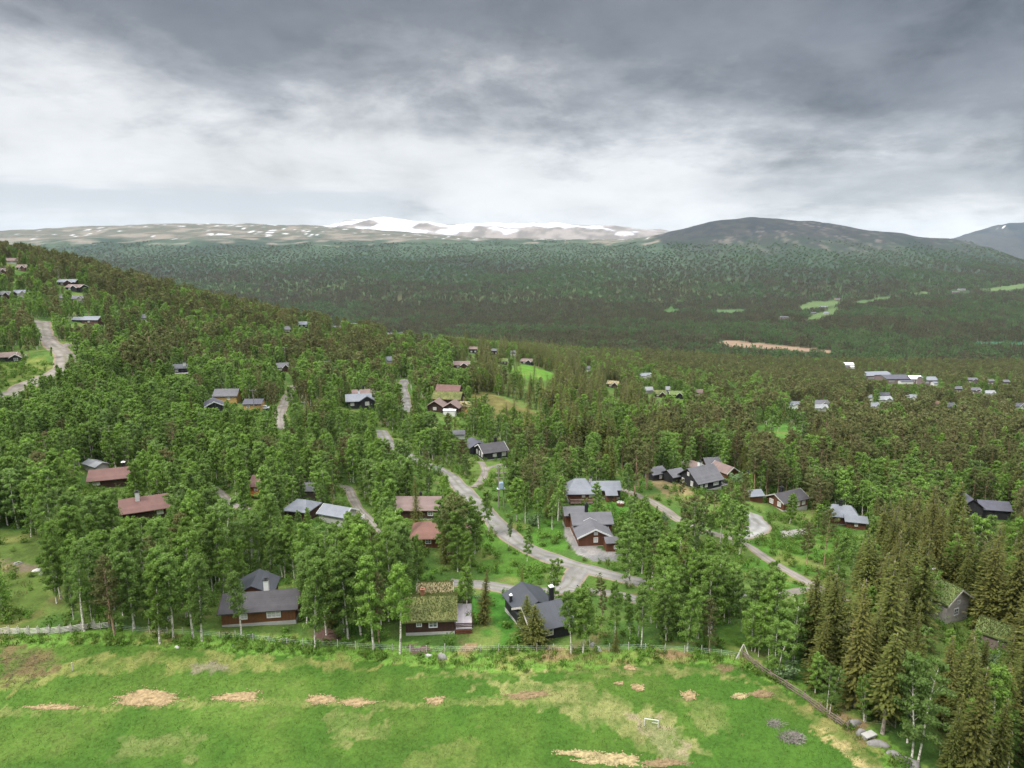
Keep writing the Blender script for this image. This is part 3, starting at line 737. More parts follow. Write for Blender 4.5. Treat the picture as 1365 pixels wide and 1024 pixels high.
M['turf_leaf'] = leafmat('turf roof grass', (0.070, 0.105, 0.026), (0.150, 0.142, 0.056), (0.09, 0.115, 0.034))
B = dict
house('timber_cabin', 'long red brown timber cabin with charcoal roof and white foundation behind the wire fence', 'cabin', 344, 834, 8,
      [B(c=(0.2, 3.1), L=11.2, W=6.2, h=2.75, r=1.45, wall='brown_wood', roof='slate_roof', fnd=.65, barge='dark_wood', wins=[('f', 2.3, 1.9, 1.9, .9, 'curtain'), ('f', -2.2, 1.9, .8, .8, 'curtain')]),
       B(c=(-1.9, 8.2), L=5.4, W=6.0, h=2.7, r=1.5, ax='y', wall='brown_wood', roof='black_roof', fnd=.5)],
      'the long red brown cabin', (296, 776, 390, 838), chim=[(0.7, 4.3, 3.2, 5.7, B(w=.75))])
house('turf_cabin', 'dark brown cabin with straw and green turf roof, brick chimney and side deck', 'cabin', 578, 847, 4,
      [B(c=(-.5, 4.0), L=7.5, W=7.6, h=2.6, r=1.55, wall='dark_wood', roof='turf', turf=1700, fnd=.6, wins=[('f', .45, 1.95, 1.1, .95), ('f', -1.7, 2.05, .6, .7)]),
       B(c=(-.1, 10.1), L=5.2, W=4.2, h=2.4, r=1.0, wall='dark_wood', roof='turf_dry', turf=700, fnd=.3, barge='fence_wood')],
      'the dark turf roofed cabin', (540, 782, 634, 850), chim=[(-1.9, 5.4, 3.2, 5.0, B(w=.62, mat='brick', cap='brick'))],
      decks=[B(c=(4.7, 3.9), d=(2.6, 7.4), z=1.0, sides='frb', skirt='rust_wood')])
house('black_cabin', 'black cabin with ribbed black metal roofs in two wings and one white window', 'cabin', 737, 852, 22,
      [B(c=(0, 3.6), L=6.6, W=7.0, h=2.6, r=2.0, wall='black_wood', roof='black_roof', fnd=.35, barge='fence_wood', wins=[('f', -.6, 1.8, 1.1, .95)]),
       B(c=(-.1, 8.8), L=6.2, W=6.2, h=2.5, r=1.45, ax='y', wall='black_wood', roof='black_roof', fnd=.3)],
      'the black metal roofed cabin', (680, 780, 760, 850), sink=.5, chim=[(2.1, 5.2, 3.2, 6.2, B(w=.62, mat='soot', cap='white')), (-3.2, 9.3, 1.6, 3.7, B(w=.4, mat='soot', cap='white'))])
house('gabled_cabin', 'brown cabin with white edged front gable and stepped grey roofs beside the gravel yard', 'cabin', 793, 728, 5,
      [B(c=(0, 2.7), L=5.4, W=7.2, h=2.3, r=1.75, ax='y', wall='rust_wood', roof='mid_roof', fnd=.2, barge='white', wins=[('f', .15, 1.55, .7, .9, 'curtain'), ('f', .15, 3.0, .6, .4, 'curtain')]),
       B(c=(.6, 8.0), L=8.6, W=5.4, h=3.0, r=1.5, wall='rust_wood', roof='mid_roof', fnd=.2, wins=[('f', 3.1, 1.7, .8, .8)]),
       B(c=(-2.4, 12.4), L=4.6, W=4.0, h=3.2, r=1.1, wall='rust_wood', roof='mid_roof', fnd=.2),
       B(c=(3.1, -1.6), L=2.6, W=2.8, h=2.0, r=.7, wall='rust_wood', roof='mid_roof', ov=.25, wins=[('f', .7, 1.1, .5, .6)])],
      'the white gabled brown cabin', (764, 680, 826, 742), chim=[(-.1, 9.6, 4.0, 6.0, B(w=.7, mat='soot'))])
house('hip_roof_cabin', 'brown cabin with pale grey hipped roof and long right wing above the white gabled cabin', 'cabin', 775, 670, 2,
      [B(c=(0, 4.0), L=6.8, W=7.0, h=2.7, r=2.5, wall='rust_wood', roof='grey_roof', hip=2.6, fnd=.9, ov=.6, wins=[('f', .6, 1.9, .6, .8, 'curtain'), ('f', 2.4, 1.9, .5, .8, 'curtain')]),
       B(c=(7.0, 5.2), L=7.2, W=5.0, h=2.6, r=1.4, wall='dark_wood', roof='grey_roof', fnd=.4, wins=[('f', -1.8, 1.6, .7, .7)]),
       B(c=(7.9, 1.2), L=2.6, W=2.8, h=2.1, r=.6, wall='rust_wood', roof='grey_roof', ov=.35, door=('f', 0))],
      'the grey hip roofed cabin', (756, 628, 828, 672), chim=[(3.1, 5.4, 3.2, 5.0, B(w=.7, mat='concrete'))], decks=[B(c=(-.2, -1.0), d=(6.0, 2.2), z=.75, mat='brown_roof', railmat='rust_wood', sides='flr')])
house('black_lodge', 'black two storey cabin with steep mid grey roof, white chimney and white windows', 'cabin', 946, 653, 28,
      [B(c=(0, 4.1), L=8.8, W=8.2, h=2.9, r=3.0, wall='black_wood', roof='mid_roof', fnd=.35, ov=.6, wins=[('f', -3.2, 1.7, .7, .8, 'curtain'), ('f', -1.5, 1.7, .7, .8, 'curtain'), ('f', 2.2, 1.9, 1.7, 1.2, 'curtain'), ('l', -2.0, 1.8, .7, 1.2, 'curtain'), ('l', 1.6, 1.9, .7, 1.2, 'curtain'), ('l', 0, 4.3, .6, .8, 'curtain')]),
       B(c=(-4.6, 10.0), L=4.6, W=5.0, h=2.7, r=1.3, wall='black_wood', roof='mid_roof', fnd=.2),
       B(c=(-8.0, 14.4), L=4.6, W=4.6, h=2.6, r=1.2, wall='black_wood', roof='mid_roof', barge='mid_roof', wins=[('f', .4, 1.5, .7, .9, 'curtain')])],
      'the black two storey cabin', (890, 618, 966, 656), chim=[(.3, 4.7, 5.0, 7.0, B(w=.9))], decks=[B(c=(5.4, 2.2), d=(3.0, 4.4), z=.6, railmat='black_wood', sides='fr'), B(c=(-6.6, 8.2), d=(2.6, 6.0), z=.15, rail=False, mat='galv')])
house('storage_shed', 'small rust brown shed with white bargeboards right behind the black two storey cabin', 'shed', 930, 629, 35,
      [B(c=(0, 2), L=5.0, W=4.0, h=2.0, r=1.2, ax='y', wall='rust_wood', roof='brown_roof', barge='white')], 'the white edged rust shed', (920, 616, 940, 627))
house('storage_shed', 'grey roofed shed standing between the rust shed and the gabled annex', 'shed', 951, 626, 10,
      [B(c=(0, 2), L=5.0, W=4.2, h=2.1, r=1.5, wall='dark_wood', roof='mid_roof')], 'the grey roofed shed', (938, 615, 955, 627))
house('annex_cabin', 'rust brown annex with white gable trim beside the parked blue car', 'cabin', 976, 638, 28,
      [B(c=(0, 3.6), L=7.2, W=4.8, h=2.2, r=1.6, ax='y', wall='rust_wood', roof='brown_roof', barge='white', wins=[('f', -.9, 1.3, .5, .7, 'curtain')])], 'the rust brown annex', (958, 620, 992, 640))
house('timber_cabin', 'brown cabin with charcoal roof and pale gable windows above the curved gravel drive', 'cabin', 1060, 681, 26,
      [B(c=(0, 3.2), L=9.2, W=6.4, h=3.2, r=1.6, wall='rust_wood', roof='slate_roof', fnd=1.0, ov=.5, barge='concrete', wins=[('l', -1.2, 2.3, 1.1, 1.1, 'curtain'), ('l', 1.6, 2.3, 1.0, 1.1, 'curtain'), ('f', 1.0, 2.1, 1.0, 1.0, 'curtain'), ('f', 3.0, 2.1, 1.0, 1.0, 'curtain')])],
      'the brown cabin above the drive', (1018, 655, 1082, 687), chim=[(-1.6, 3.9, 4.2, 6.0, B(w=.8, mat='soot'))])
house('storage_shed', 'small brown shed with pale grey roof at the top of the curved gravel drive', 'shed', 1008, 670, 12,
      [B(c=(0, 2), L=4.2, W=3.6, h=2.1, r=1.0, wall='rust_wood', roof='grey_roof')], 'the shed atop the drive', (1000, 654, 1022, 668))
house('timber_cabin', 'rust brown cabin with pale blue grey hipped roof and black chimney beyond the small meadow', 'cabin', 1133, 704, -16,
      [B(c=(-1.6, 5.0), L=7.4, W=6.4, h=2.6, r=1.9, wall='rust_wood', roof='grey_roof', hip=2.0, ov=.6, fnd=.3),
       B(c=(1.4, 1.7), L=4.8, W=3.6, h=2.1, r=.9, wall='rust_wood', roof='grey_roof', ov=.5, wins=[('f', 0, 1.3, .6, .7, 'curtain')])],
      'the blue grey roofed cabin', (1105, 672, 1154, 704), chim=[(-1.9, 5.0, 4.0, 5.9, B(w=.8, mat='soot'))])
house('black_cabin', 'black cabin half hidden among the spruces near the right edge', 'cabin', 1308, 692, -12,
      [B(c=(-2.6, 3.4), L=6.2, W=5.8, h=3.4, r=2.3, ax='y', wall='black_wood', roof='dark_roof'), B(c=(4.0, 3.8), L=7.4, W=5.2, h=2.8, r=1.6, wall='black_wood', roof='dark_roof')],
      'the hidden black cabin', (1286, 664, 1346, 688))
house('log_house', 'silver grey gabled house with green turf roof and stone chimney among the spruces', 'house', 1274, 829, 25,
      [B(c=(0, 3.6), L=7.2, W=6.2, h=4.4, r=2.0, ax='y', wall='grey_wood', roof='turf_green', turf=1500, ov=.5, barge='fence_wood', wins=[('f', -.4, 2.2, 1.0, 1.1), ('f', 0, 4.0, .6, .5)])],
      'the silver grey turf house', (1242, 774, 1298, 832), chim=[(0, 5.6, 5.6, 7.9, B(w=.85, mat='stone', cap='concrete'))])
house('log_storehouse', 'weathered log storehouse with green turf roof at the right edge', 'storehouse', 1322, 866, -45,
      [B(c=(0, 2.7), L=4.6, W=5.0, h=2.5, r=1.2, wall='log_wood', roof='turf_green', turf=1100, ov=.4, wins=[('f', 1.0, 2.0, .5, .4)])],
      'the log storehouse', (1306, 830, 1352, 864))
house('black_cabin', 'black cabin with white gable edge and white windows uphill of the main road', 'cabin', 661, 613, 24,
      [B(c=(0, 4.2), L=8.6, W=8.2, h=2.9, r=2.0, wall='black_wood', roof='slate_roof', fnd=.45, barge='white', wins=[('l', -2.2, 1.8, .8, 1.3, 'curtain'), ('l', 0.2, 1.9, .8, 1.3, 'curtain'), ('l', 2.4, 1.9, .8, 1.3, 'curtain'), ('f', -.4, 1.8, 1.1, .8, 'curtain'), ('f', 3.0, 1.9, 1.2, 1.2, 'curtain')]),
       B(c=(-3.2, 11.4), L=7.0, W=6.0, h=2.9, r=1.5, ax='y', wall='black_wood', roof='dark_roof')],
      'the black cabin uphill', (625, 587, 678, 614), chim=[(1.9, 5.0, 4.0, 6.3, B(w=.8, mat='soot', cap='soot'))])
house('white_shed', 'small white rendered shed with grey roof behind the black cabin uphill', 'shed', 612, 585, 5,
      [B(c=(0, 1.6), L=4.0, W=3.2, h=1.9, r=.9, wall='white', roof='mid_roof')], 'the small white shed', (606, 570, 620, 586))
house('terraced_lodge', 'large dark lodge stepping uphill under brown, turf and red roofs', 'lodge', 592, 551, -10,
      [B(c=(-4.0, 3.4), L=7.0, W=6.4, h=3.1, r=2.0, ax='y', wall='dark_wood', roof='brown_roof', ov=.7, wins=[('f', 0, 2.0, 1.2, 1.0, 'curtain')]),
       B(c=(3.2, 2.8), L=7.4, W=6.0, h=3.0, r=1.9, ax='y', wall='dark_wood', roof='brown_roof', ov=.7, wins=[('f', 0, 2.0, 1.4, 1.0, 'curtain')]),
       B(c=(-1.0, 10.5), L=11.6, W=6.6, h=4.8, r=2.2, wall='dark_wood', roof='turf', turf=500, ov=.7),
       B(c=(-2.6, 18.0), L=10.0, W=6.0, h=6.6, r=1.9, wall='dark_wood', roof='red_roof', ov=.6),
       B(c=(3.0, -1.6), L=5.2, W=2.4, h=1.9, r=.4, wall='white', roof='white', ov=.15),
       B(c=(8.2, 6.0), L=5.0, W=4.0, h=2.6, r=1.4, wall='tan_wood', roof='turf_dry', ov=.4)],
      'the terraced dark lodge', (562, 510, 616, 552))
house('grey_lodge', 'black house with slate grey cross gables and white chimneys left of the terraced lodge', 'house', 481, 546, 14,
      [B(c=(-.6, 4.4), L=9.4, W=6.6, h=3.6, r=2.0, wall='black_wood', roof='grey_roof', ov=.6, wins=[('f', -2.6, 2.2, 1.2, 1.0, 'curtain')]),
       B(c=(2.6, 2.6), L=5.0, W=5.2, h=3.8, r=1.6, ax='y', wall='black_wood', roof='grey_roof', barge='grey_roof', wins=[('f', 0, 2.4, 1.4, 1.2, 'curtain')]),
       B(c=(2.2, 13.0), L=10.0, W=6.0, h=4.0, r=1.6, wall='black_wood', roof='brown_roof')],
      'the slate grey cross gabled house', (460, 517, 500, 546), chim=[(-.4, 5.4, 5.0, 7.0, B(w=.8)), (1.6, 13.2, 5.0, 7.0, B(w=.7, mat='soot'))])
house('timber_cabin', 'long low cabin with mauve grey roof behind the terracotta roofed cabin', 'cabin', 556, 692, 0,
      [B(c=(0, 3.6), L=10.4, W=7.2, h=2.5, r=1.9, wall='dark_wood', roof='brown_roof', fnd=.2, wins=[('f', 3.2, 1.5, 1.0, .8)])],
      'the mauve grey roofed cabin', (531, 660, 545, 690), chim=[(.4, 4.6, 3.6, 5.0, B(w=.6, mat='soot'))])
house('red_roof_cabin', 'low cabin with terracotta pyramid roof, white chimney and mauve side wing', 'cabin', 568, 732, 2,
      [B(c=(0.4, 4.6), L=6.8, W=7.6, h=2.4, r=2.0, wall='rust_wood', roof='terracotta_roof', hip=3.0, ov=.6, wins=[('f', 0, 1.5, 1.0, .8)]),
       B(c=(6.2, 4.4), L=5.6, W=5.6, h=2.2, r=1.3, wall='rust_wood', roof='red_roof')],
      'the terracotta roofed cabin', (550, 696, 586, 712), chim=[(2.9, 5.2, 2.8, 5.0, B(w=.8))])
house('orange_cabin', 'orange oiled timber cabin with faded red roof behind a screen of birches', 'cabin', 364, 664, 2,
      [B(c=(-3.4, 3.6), L=4.4, W=6.4, h=3.2, r=1.7, wall='orange_wood', roof='red_roof', fnd=.7, wins=[('f', -.8, 2.3, .7, .7), ('f', .9, 2.3, .7, .7)]),
       B(c=(2.8, 4.6), L=6.6, W=5.2, h=3.0, r=1.5, wall='orange_wood', roof='red_roof', fnd=.6)],
      'the orange timber cabin', (333, 628, 353, 666), decks=[B(c=(-3.4, -.4), d=(4.2, 1.5), z=1.3, mat='orange_wood', railmat='orange_wood', sides='flr')])
house('red_roof_cabin', 'dark cabin with long faded red roof and dark chimney, upper of two at left', 'cabin', 146, 650, 20,
      [B(c=(0.2, 3.8), L=9.6, W=7.4, h=2.5, r=1.7, wall='dark_wood', roof='red_roof', ov=.6, wins=[('f', -3.2, 1.5, 1.6, .7, 'curtain')]),
       B(c=(9.5, 6.5), L=6.0, W=5.4, h=2.4, r=1.4, wall='dark_wood', roof='red_roof')],
      'the upper red roofed cabin', (121, 618, 172, 650), chim=[(3.0, 4.4, 3.2, 5.4, B(w=.8, mat='soot', cap='white'))])
house('red_roof_cabin', 'dark cabin with broad red gable roof and white chimney, lower of two at left', 'cabin', 201, 692, 26,
      [B(c=(-.8, 4.0), L=9.4, W=7.0, h=2.5, r=1.8, wall='dark_wood', roof='red_roof', ov=.8, wins=[('r', -1.8, 1.5, 1.0, .8, 'curtain'), ('f', 2.8, 1.4, 1.1, .9, 'curtain')])],
      'the lower red roofed cabin', (163, 655, 230, 690), chim=[(-2.4, 3.2, 3.0, 5.9, B(w=.85))])
house('timber_cabin', 'low cabin with blue grey arched hip roof right below the orange cabin', 'cabin', 394, 694, -14,
      [B(c=(0, 3.0), L=5.6, W=5.8, h=2.5, r=1.5, wall='dark_wood', roof='grey_roof', hip=2.2, ov=.5)], 'the blue grey hip roof', (384, 671, 404, 680))
house('grey_cabin', 'pale grey cabin with white trimmed open gable beside the left gravel lane', 'cabin', 447, 702, -22,
      [B(c=(-1.4, 3.0), L=6.6, W=5.0, h=2.5, r=1.2, wall='concrete', roof='grey_roof', barge='white', wins=[('r', 0, 1.7, 1.2, 1.0)])],
      'the pale grey cabin', (418, 680, 462, 697), decks=[B(c=(3.1, 3.0), d=(2.2, 4.6), z=.8, railmat='white', sides='fr')])
house('storage_shed', 'grey brown shed behind birch trunks right of the orange cabin', 'shed', 414, 668, 0,
      [B(c=(0, 2.4), L=4.4, W=4.4, h=2.8, r=1.2, wall='log_wood', roof='mid_roof')], 'the grey brown shed', (408, 632, 420, 664))
house('garage', 'white edged pale grey garage roof at the back of the upper red roofed cabin', 'garage', 119, 630, -32,
      [B(c=(0, 2), L=6.4, W=3.4, h=2.2, r=.7, wall='concrete', roof='pale_roof')], 'the pale garage', (110, 618, 128, 628))
house('grey_lodge', 'cabin with mid grey roof and timber walls, upper of three at the middle left', 'cabin', 300, 537, 4,
      [B(c=(0, 3.4), L=8.6, W=6.2, h=2.8, r=2.0, wall='tan_wood', roof='mid_roof', wins=[('f', 1.4, 1.8, 1.0, .9, 'curtain')])], 'the mid grey roofed cabin', (281, 521, 318, 537))
house('grey_lodge', 'cabin with slate blue roof and white gable edges, lower of three at the middle left', 'cabin', 286, 549, 26,
      [B(c=(0, 3.2), L=6.6, W=6.0, h=2.4, r=1.5, ax='y', wall='black_wood', roof='dark_roof', barge='white')], 'the slate blue roofed cabin', (270, 533, 300, 546))
house('tan_cabin', 'honey coloured timber cabin with dark slate roof beside the parked white car', 'cabin', 337, 547, 3,
      [B(c=(0, 2.6), L=6.4, W=5.2, h=2.6, r=1.2, wall='tan_wood', roof='dark_roof', wins=[('f', -1.6, 1.5, .8, .8)])], 'the honey coloured cabin', (324, 530, 354, 547))
house('hillside_cabin', 'dark cabin with grey brown roof and white gable at the left edge below the bend', 'cabin', 12, 483, 18,
      [B(c=(-2.5, 4.2), L=8.6, W=6.0, h=2.4, r=1.6, wall='black_wood', roof='brown_roof', barge='white', wins=[('r', 0, 1.5, 1.6, 1.2)]), B(c=(2.8, 2.8), L=5.6, W=4.4, h=2.2, r=1.4, ax='y', wall='black_wood', roof='brown_roof', barge='white', wins=[('f', 0, 1.3, 1.4, 1.0)])],
      'the cabin below the bend', (0, 462, 26, 484))
house('hillside_cabin', 'black cabin with white chimney and timber deck under the big left pines', 'cabin', 239, 498, 10,
      [B(c=(0, 3.0), L=6.8, W=5.4, h=2.6, r=1.5, wall='black_wood', roof='black_roof', wins=[('f', -1.2, 1.6, 1.2, 1.0, 'curtain')])], 'the black cabin under pines', (231, 481, 254, 499), chim=[(2.2, 1.8, 2.6, 5.2, B(w=1.0))], decks=[B(c=(2.4, -1.2), d=(9.0, 2.4), z=.5, rail=False)])
house('hillside_cabin', 'cabin with long blue grey roof among birches above the left road', 'cabin', 114, 432, -4,
      [B(c=(2.6, 3.2), L=10.0, W=6.2, h=2.6, r=1.7, wall='red_roof', roof='grey_roof', wins=[('f', -.5, 1.6, .9, .8, 'curtain')]), B(c=(-5.8, 3.8), L=7.0, W=4.6, h=2.4, r=1.3, wall='dark_wood', roof='grey_roof')], 'the long blue grey roof', (92, 420, 138, 431))
SMALL = [  # x, base y, width px, roof, wall, yaw, short, label
 (16, 352, 11, 'brown_roof', 'white', 25, 'the topmost white cabin', 'white fronted cabin, topmost on the left hillside'),
 (29, 361, 13, 'brown_roof', 'red_roof', 0, 'the red hillside cabin', 'red walled cabin just below the topmost white cabin'),
 (4, 366, 15, 'brown_roof', 'red_roof', -5, 'the brown edge cabin', 'red brown cabin at the left edge high on the hillside'),
 (88, 381, 22, 'grey_roof', 'dark_wood', 5, 'the upper hillside pair', 'wide grey roofed cabin, back one of a pair high on the hillside'),
 (97, 388, 21, 'brown_roof', 'black_wood', -10, 'the black gabled hillside cabin', 'black gabled cabin with white windows, front one of a pair high on the hillside'),
 (7, 398, 16, 'mid_roof', 'dark_wood', 0, 'the grey edge cabin', 'grey roofed cabin at the left edge with one white window'),
 (28, 396, 15, 'grey_roof', 'grey_wood', 20, 'the pale hillside cabin', 'pale grey cabin right of the one with a white window at the left edge'),
 (83, 402, 8, 'mid_roof', 'grey_wood', 0, 'the tiny grey hut', 'tiny grey hut left of the grey cabin in the birches'),
 (104, 403, 14, 'mid_roof', 'grey_wood', 8, 'the grey cabin in birches', 'small grey cabin half sunk in birches below the hillside pair'),
 (193, 429, 8, 'mid_roof', 'grey_wood', 0, 'the little grey cabin', 'little grey cabin alone in the birches at upper left'),
 (378, 496, 17, 'mid_roof', 'dark_wood', 20, 'the white edged small cabin', 'small dark cabin with white gable edge below the right end of the ridge'),
 (383, 444, 9, 'mid_roof', 'dark_wood', 0, 'the lone ridge cabin', 'small grey cabin on the ridge line at its left end'),
 (405, 437, 12, 'grey_roof', 'black_wood', 6, 'the grey ridge cabin', 'grey roofed cabin on the ridge line, second from its left end'),
 (449, 438, 14, 'mid_roof', 'black_wood', -4, 'the dark ridge cabin', 'dark cabin with pale gable on the ridge line beside the pines'),
 (472, 434, 9, 'pale_roof', 'grey_wood', 0, 'the white ridge roof', 'white roofed cabin on the ridge line beyond the dark one'),
 (520, 448, 10, 'mid_roof', 'grey_wood', 0, 'the valley side hut', 'small grey hut, leftmost of the valley side cabins'),
 (536, 447, 15, 'pale_roof', 'dark_wood', 4, 'the white valley roof', 'long white roofed cabin beyond the ridge'),
 (558, 455, 15, 'mid_roof', 'white', 18, 'the white gabled valley cabin', 'cabin with bright white gable beyond the ridge'),
 (577, 454, 12, 'grey_roof', 'white', -14, 'the twin gabled valley cabin', 'small white walled cabin right of the bright white gable'),
 (519, 486, 10, 'grey_roof', 'tan_wood', 0, 'the blue grey gabled hut', 'tan hut with blue grey roof above the upper gravel road'),
 (615, 492, 20, 'brown_roof', 'dark_wood', 0, 'the brown double cabin', 'brown roofed cabin in the trees above the terraced lodge'),
 (631, 471, 12, 'brown_roof', 'black_wood', 0, 'the dark valley cabin', 'two tone dark cabin below the valley side pines'),
 (659, 473, 10, 'mid_roof', 'dark_wood', 0, 'the grey valley hut', 'low grey hut right of the two tone dark cabin'),
 (684, 475, 10, 'mid_roof', 'white', 5, 'the white fronted hut', 'white fronted hut beyond the spruce belt'),
 (702, 486, 15, 'brown_roof', 'black_wood', -15, 'the brown valley cabin', 'brown roofed cabin with white front above the bright clearing'),
 (671, 486, 10, 'turf_green', 'dark_wood', 0, 'the mossy hut', 'mossy roofed hut left of the brown roofed cabin with white front'),
 (817, 517, 16, 'turf_dry', 'dark_wood', -25, 'the straw roofed cabin', 'straw roofed cabin at the edge of the spruce belt'),
 (860, 505, 18, 'grey_roof', 'white', 8, 'the white roofed cabin', 'pale roofed cabin in the light green birches beyond the spruce belt'),
 (865, 525, 10, 'pale_roof', 'grey_wood', 10, 'the pale hut', 'pale grey hut below the pale roofed cabin'),
 (902, 531, 17, 'turf_green', 'black_wood', 2, 'the turf roofed black cabin', 'black cabin with flat turf roof in the birch grove'),
 (880, 530, 14, 'turf', 'dark_wood', -4, 'the turf hut', 'low turf roofed hut left of the black turf cabin'),
 (931, 528, 12, 'brown_roof', 'grey_wood', 6, 'the brown grove hut', 'brown roofed hut right of the black turf cabin'),
 (890, 524, 6, 'pale_roof', 'concrete', 0, 'the tiny white hut', 'tiny white hut behind the black turf cabin'),
 (783, 495, 8, 'mid_roof', 'white', 0, 'the white speck hut', 'tiny white walled hut among the dark valley pines'),
 (1058, 545, 17, 'grey_roof', 'white', -6, 'the pale village house', 'pale grey roofed house nearest the green meadow at the right'),
 (1095, 543, 20, 'mid_roof', 'concrete', 4, 'the grey village house', 'wide grey house right of the pale one by the green meadow'),
 (1095, 549, 16, 'pale_roof', 'concrete', 0, 'the white village shed', 'low white shed in front of the wide grey village house'),
 (1158, 534, 9, 'grey_roof', 'white', 0, 'the white gabled village house', 'small white gabled house left below the big workshop roofs'),
 (1166, 546, 14, 'grey_roof', 'grey_wood', 12, 'the lone village roof', 'grey house alone among pines below the big workshop roofs'),
 (1180, 531, 12, 'dark_roof', 'white', 0, 'the dark roofed village house', 'dark roofed white house below the big workshop roofs'),
 (1180, 537, 20, 'pale_roof', 'concrete', 3, 'the long white village roof', 'long white roofed building in front of the dark roofed white house'),
 (1213, 534, 16, 'grey_roof', 'white', -8, 'the pale village barn', 'pale barn with light grey roof below the workshop yard'),
 (1248, 543, 9, 'terracotta_roof', 'white', 0, 'the orange village roof', 'small house with bright orange roof in the valley at right'),
 (1268, 546, 15, 'dark_roof', 'black_wood', 14, 'the black village house', 'black house with white gable in the valley pines at right'),
 (1358, 546, 14, 'dark_roof', 'white', 0, 'the edge village house', 'dark roofed house at the right edge in the valley pines'),
 (1300, 526, 14, 'pale_roof', 'concrete', 0, 'the low white shed', 'low white shed right of the workshop yard, nearer of two'),
 (1277, 524, 10, 'pale_roof', 'concrete', 0, 'the small white shed at right', 'small white shed left of the nearer low white shed'),
 (1320, 528, 14, 'pale_roof', 'concrete', 0, 'the far right white shed', 'white shed right of the nearer low white shed'),
 (1340, 514, 12, 'pale_roof', 'concrete', 5, 'the right yard shed', 'white roofed shed farthest right in the valley yard'),
 (1296, 511, 16, 'pale_roof', 'concrete', 0, 'the long yard shed', 'long white roofed shed behind the valley yard'),
 (1320, 513, 11, 'pale_roof', 'concrete', 0, 'the short yard shed', 'short white roofed shed between two others behind the valley yard'),
 (1275, 391, 18, 'pale_roof', 'concrete', 0, 'the white hill farm', 'white farmhouse on the far right hillside'),
 (1283, 387, 10, 'mid_roof', 'white', 10, 'the hill farm barn', 'grey roofed barn behind the white farmhouse on the far right hillside'),
 (1098, 411, 10, 'grey_roof', 'white', 0, 'the meadow farmhouse', 'pale farmhouse between the two far hillside meadows'),
 (1117, 400, 7, 'white', 'tan_wood', 0, 'the tan meadow barn', 'small tan barn at the top of the far hillside meadow'),
 (1085, 419, 6, 'pale_roof', 'concrete', 0, 'the white meadow hut', 'small white hut beside the lower far hillside meadow'),
 (1102, 419, 6, 'grey_roof', 'white', 0, 'the second meadow hut', 'small white hut with grey roof right of the lower meadow hut'),
 (1046, 425, 10, 'pale_roof', 'concrete', 0, 'the lower meadow farm', 'white farm building left below the far hillside meadows'),
]
for (x, y, wpx, roof_, wall_, yaw, short, label) in SMALL:
    p = at(x, y); zz = proj(np.array([p.x]), np.array([p.y]), np.array([p.z]))[2][0]
    k = min(wpx * zz / F, 26.0); Wd = min(max(k * .7, 4.0), 9.0)
    far_ = zz > 600
    if far_: roof_ = {'pale_roof': 'mid_roof', 'white': 'mid_roof'}.get(roof_, roof_); wall_ = {'white': 'grey_wood', 'concrete': 'log_wood'}.get(wall_, wall_)
    bl = [B(c=(0, Wd / 2), L=k, W=Wd, h=2.7 + (1.4 if far_ else 0), r=1.7, wall=wall_, roof=roof_, ov=.5, barge='white' if wpx > 9 else None,
            wins=[('f', -k * .22, 1.7, 1.3, 1.1, 'curtain'), ('f', k * .22, 1.7, 1.3, 1.1, 'curtain')])]
    if wpx > 12: bl.append(B(c=(k * .18, Wd * .2), L=Wd * .7, W=k * .42, h=2.6 + (1.3 if far_ else 0), r=1.5, ax='y', wall=wall_, roof=roof_, ov=.4, barge='white'))
    house('hut' if wpx < 9 else 'small_house', label, 'hut' if wpx < 9 else 'house', x, y, yaw, bl, short, (x - wpx / 2, y - wpx * .55, x + wpx / 2, y - 1), land=zz < 600)
for (x, y, wpx, dep, roof_, label, yaw) in [(1172, 507, 40, 26, 'grey_roof', 'big workshop with pale blue grey roof on the valley floor, left of two', 8),
                                     (1198, 512, 34, 24, 'dark_roof', 'big workshop with slate blue roof on the valley floor, right of two', 4),
                                     (1222, 512, 16, 14, 'white', 'white loading hall at the right end of the big workshops', 0),
                                     (1241, 514, 18, 14, 'grey_roof', 'pale grey hall across the yard from the big workshops', 0),
                                     (1132, 492, 12, 10, 'white', 'low white hall far left of the big workshops', 0)]:
    p = at(x, y); zz = proj(np.array([p.x]), np.array([p.y]), np.array([p.z]))[2][0]; k = wpx * zz / F
    house('workshop', label, 'workshop', x, y, yaw, [B(c=(0, dep / 2), L=k, W=dep, h=6.0, r=2.6, wall='log_wood', roof=roof_, ov=.6, wins=[('f', -k * .3, 3.4, k * .2, 1.4), ('f', k * .2, 3.4, k * .2, 1.4)]),
                                               B(c=(k * .2, -3.0), L=k * .5, W=6.0, h=4.0, r=1.0, wall='white', roof=roof_, ov=.3)], None, (x - wpx / 2, y - 10, x + wpx / 2, y), land=False)

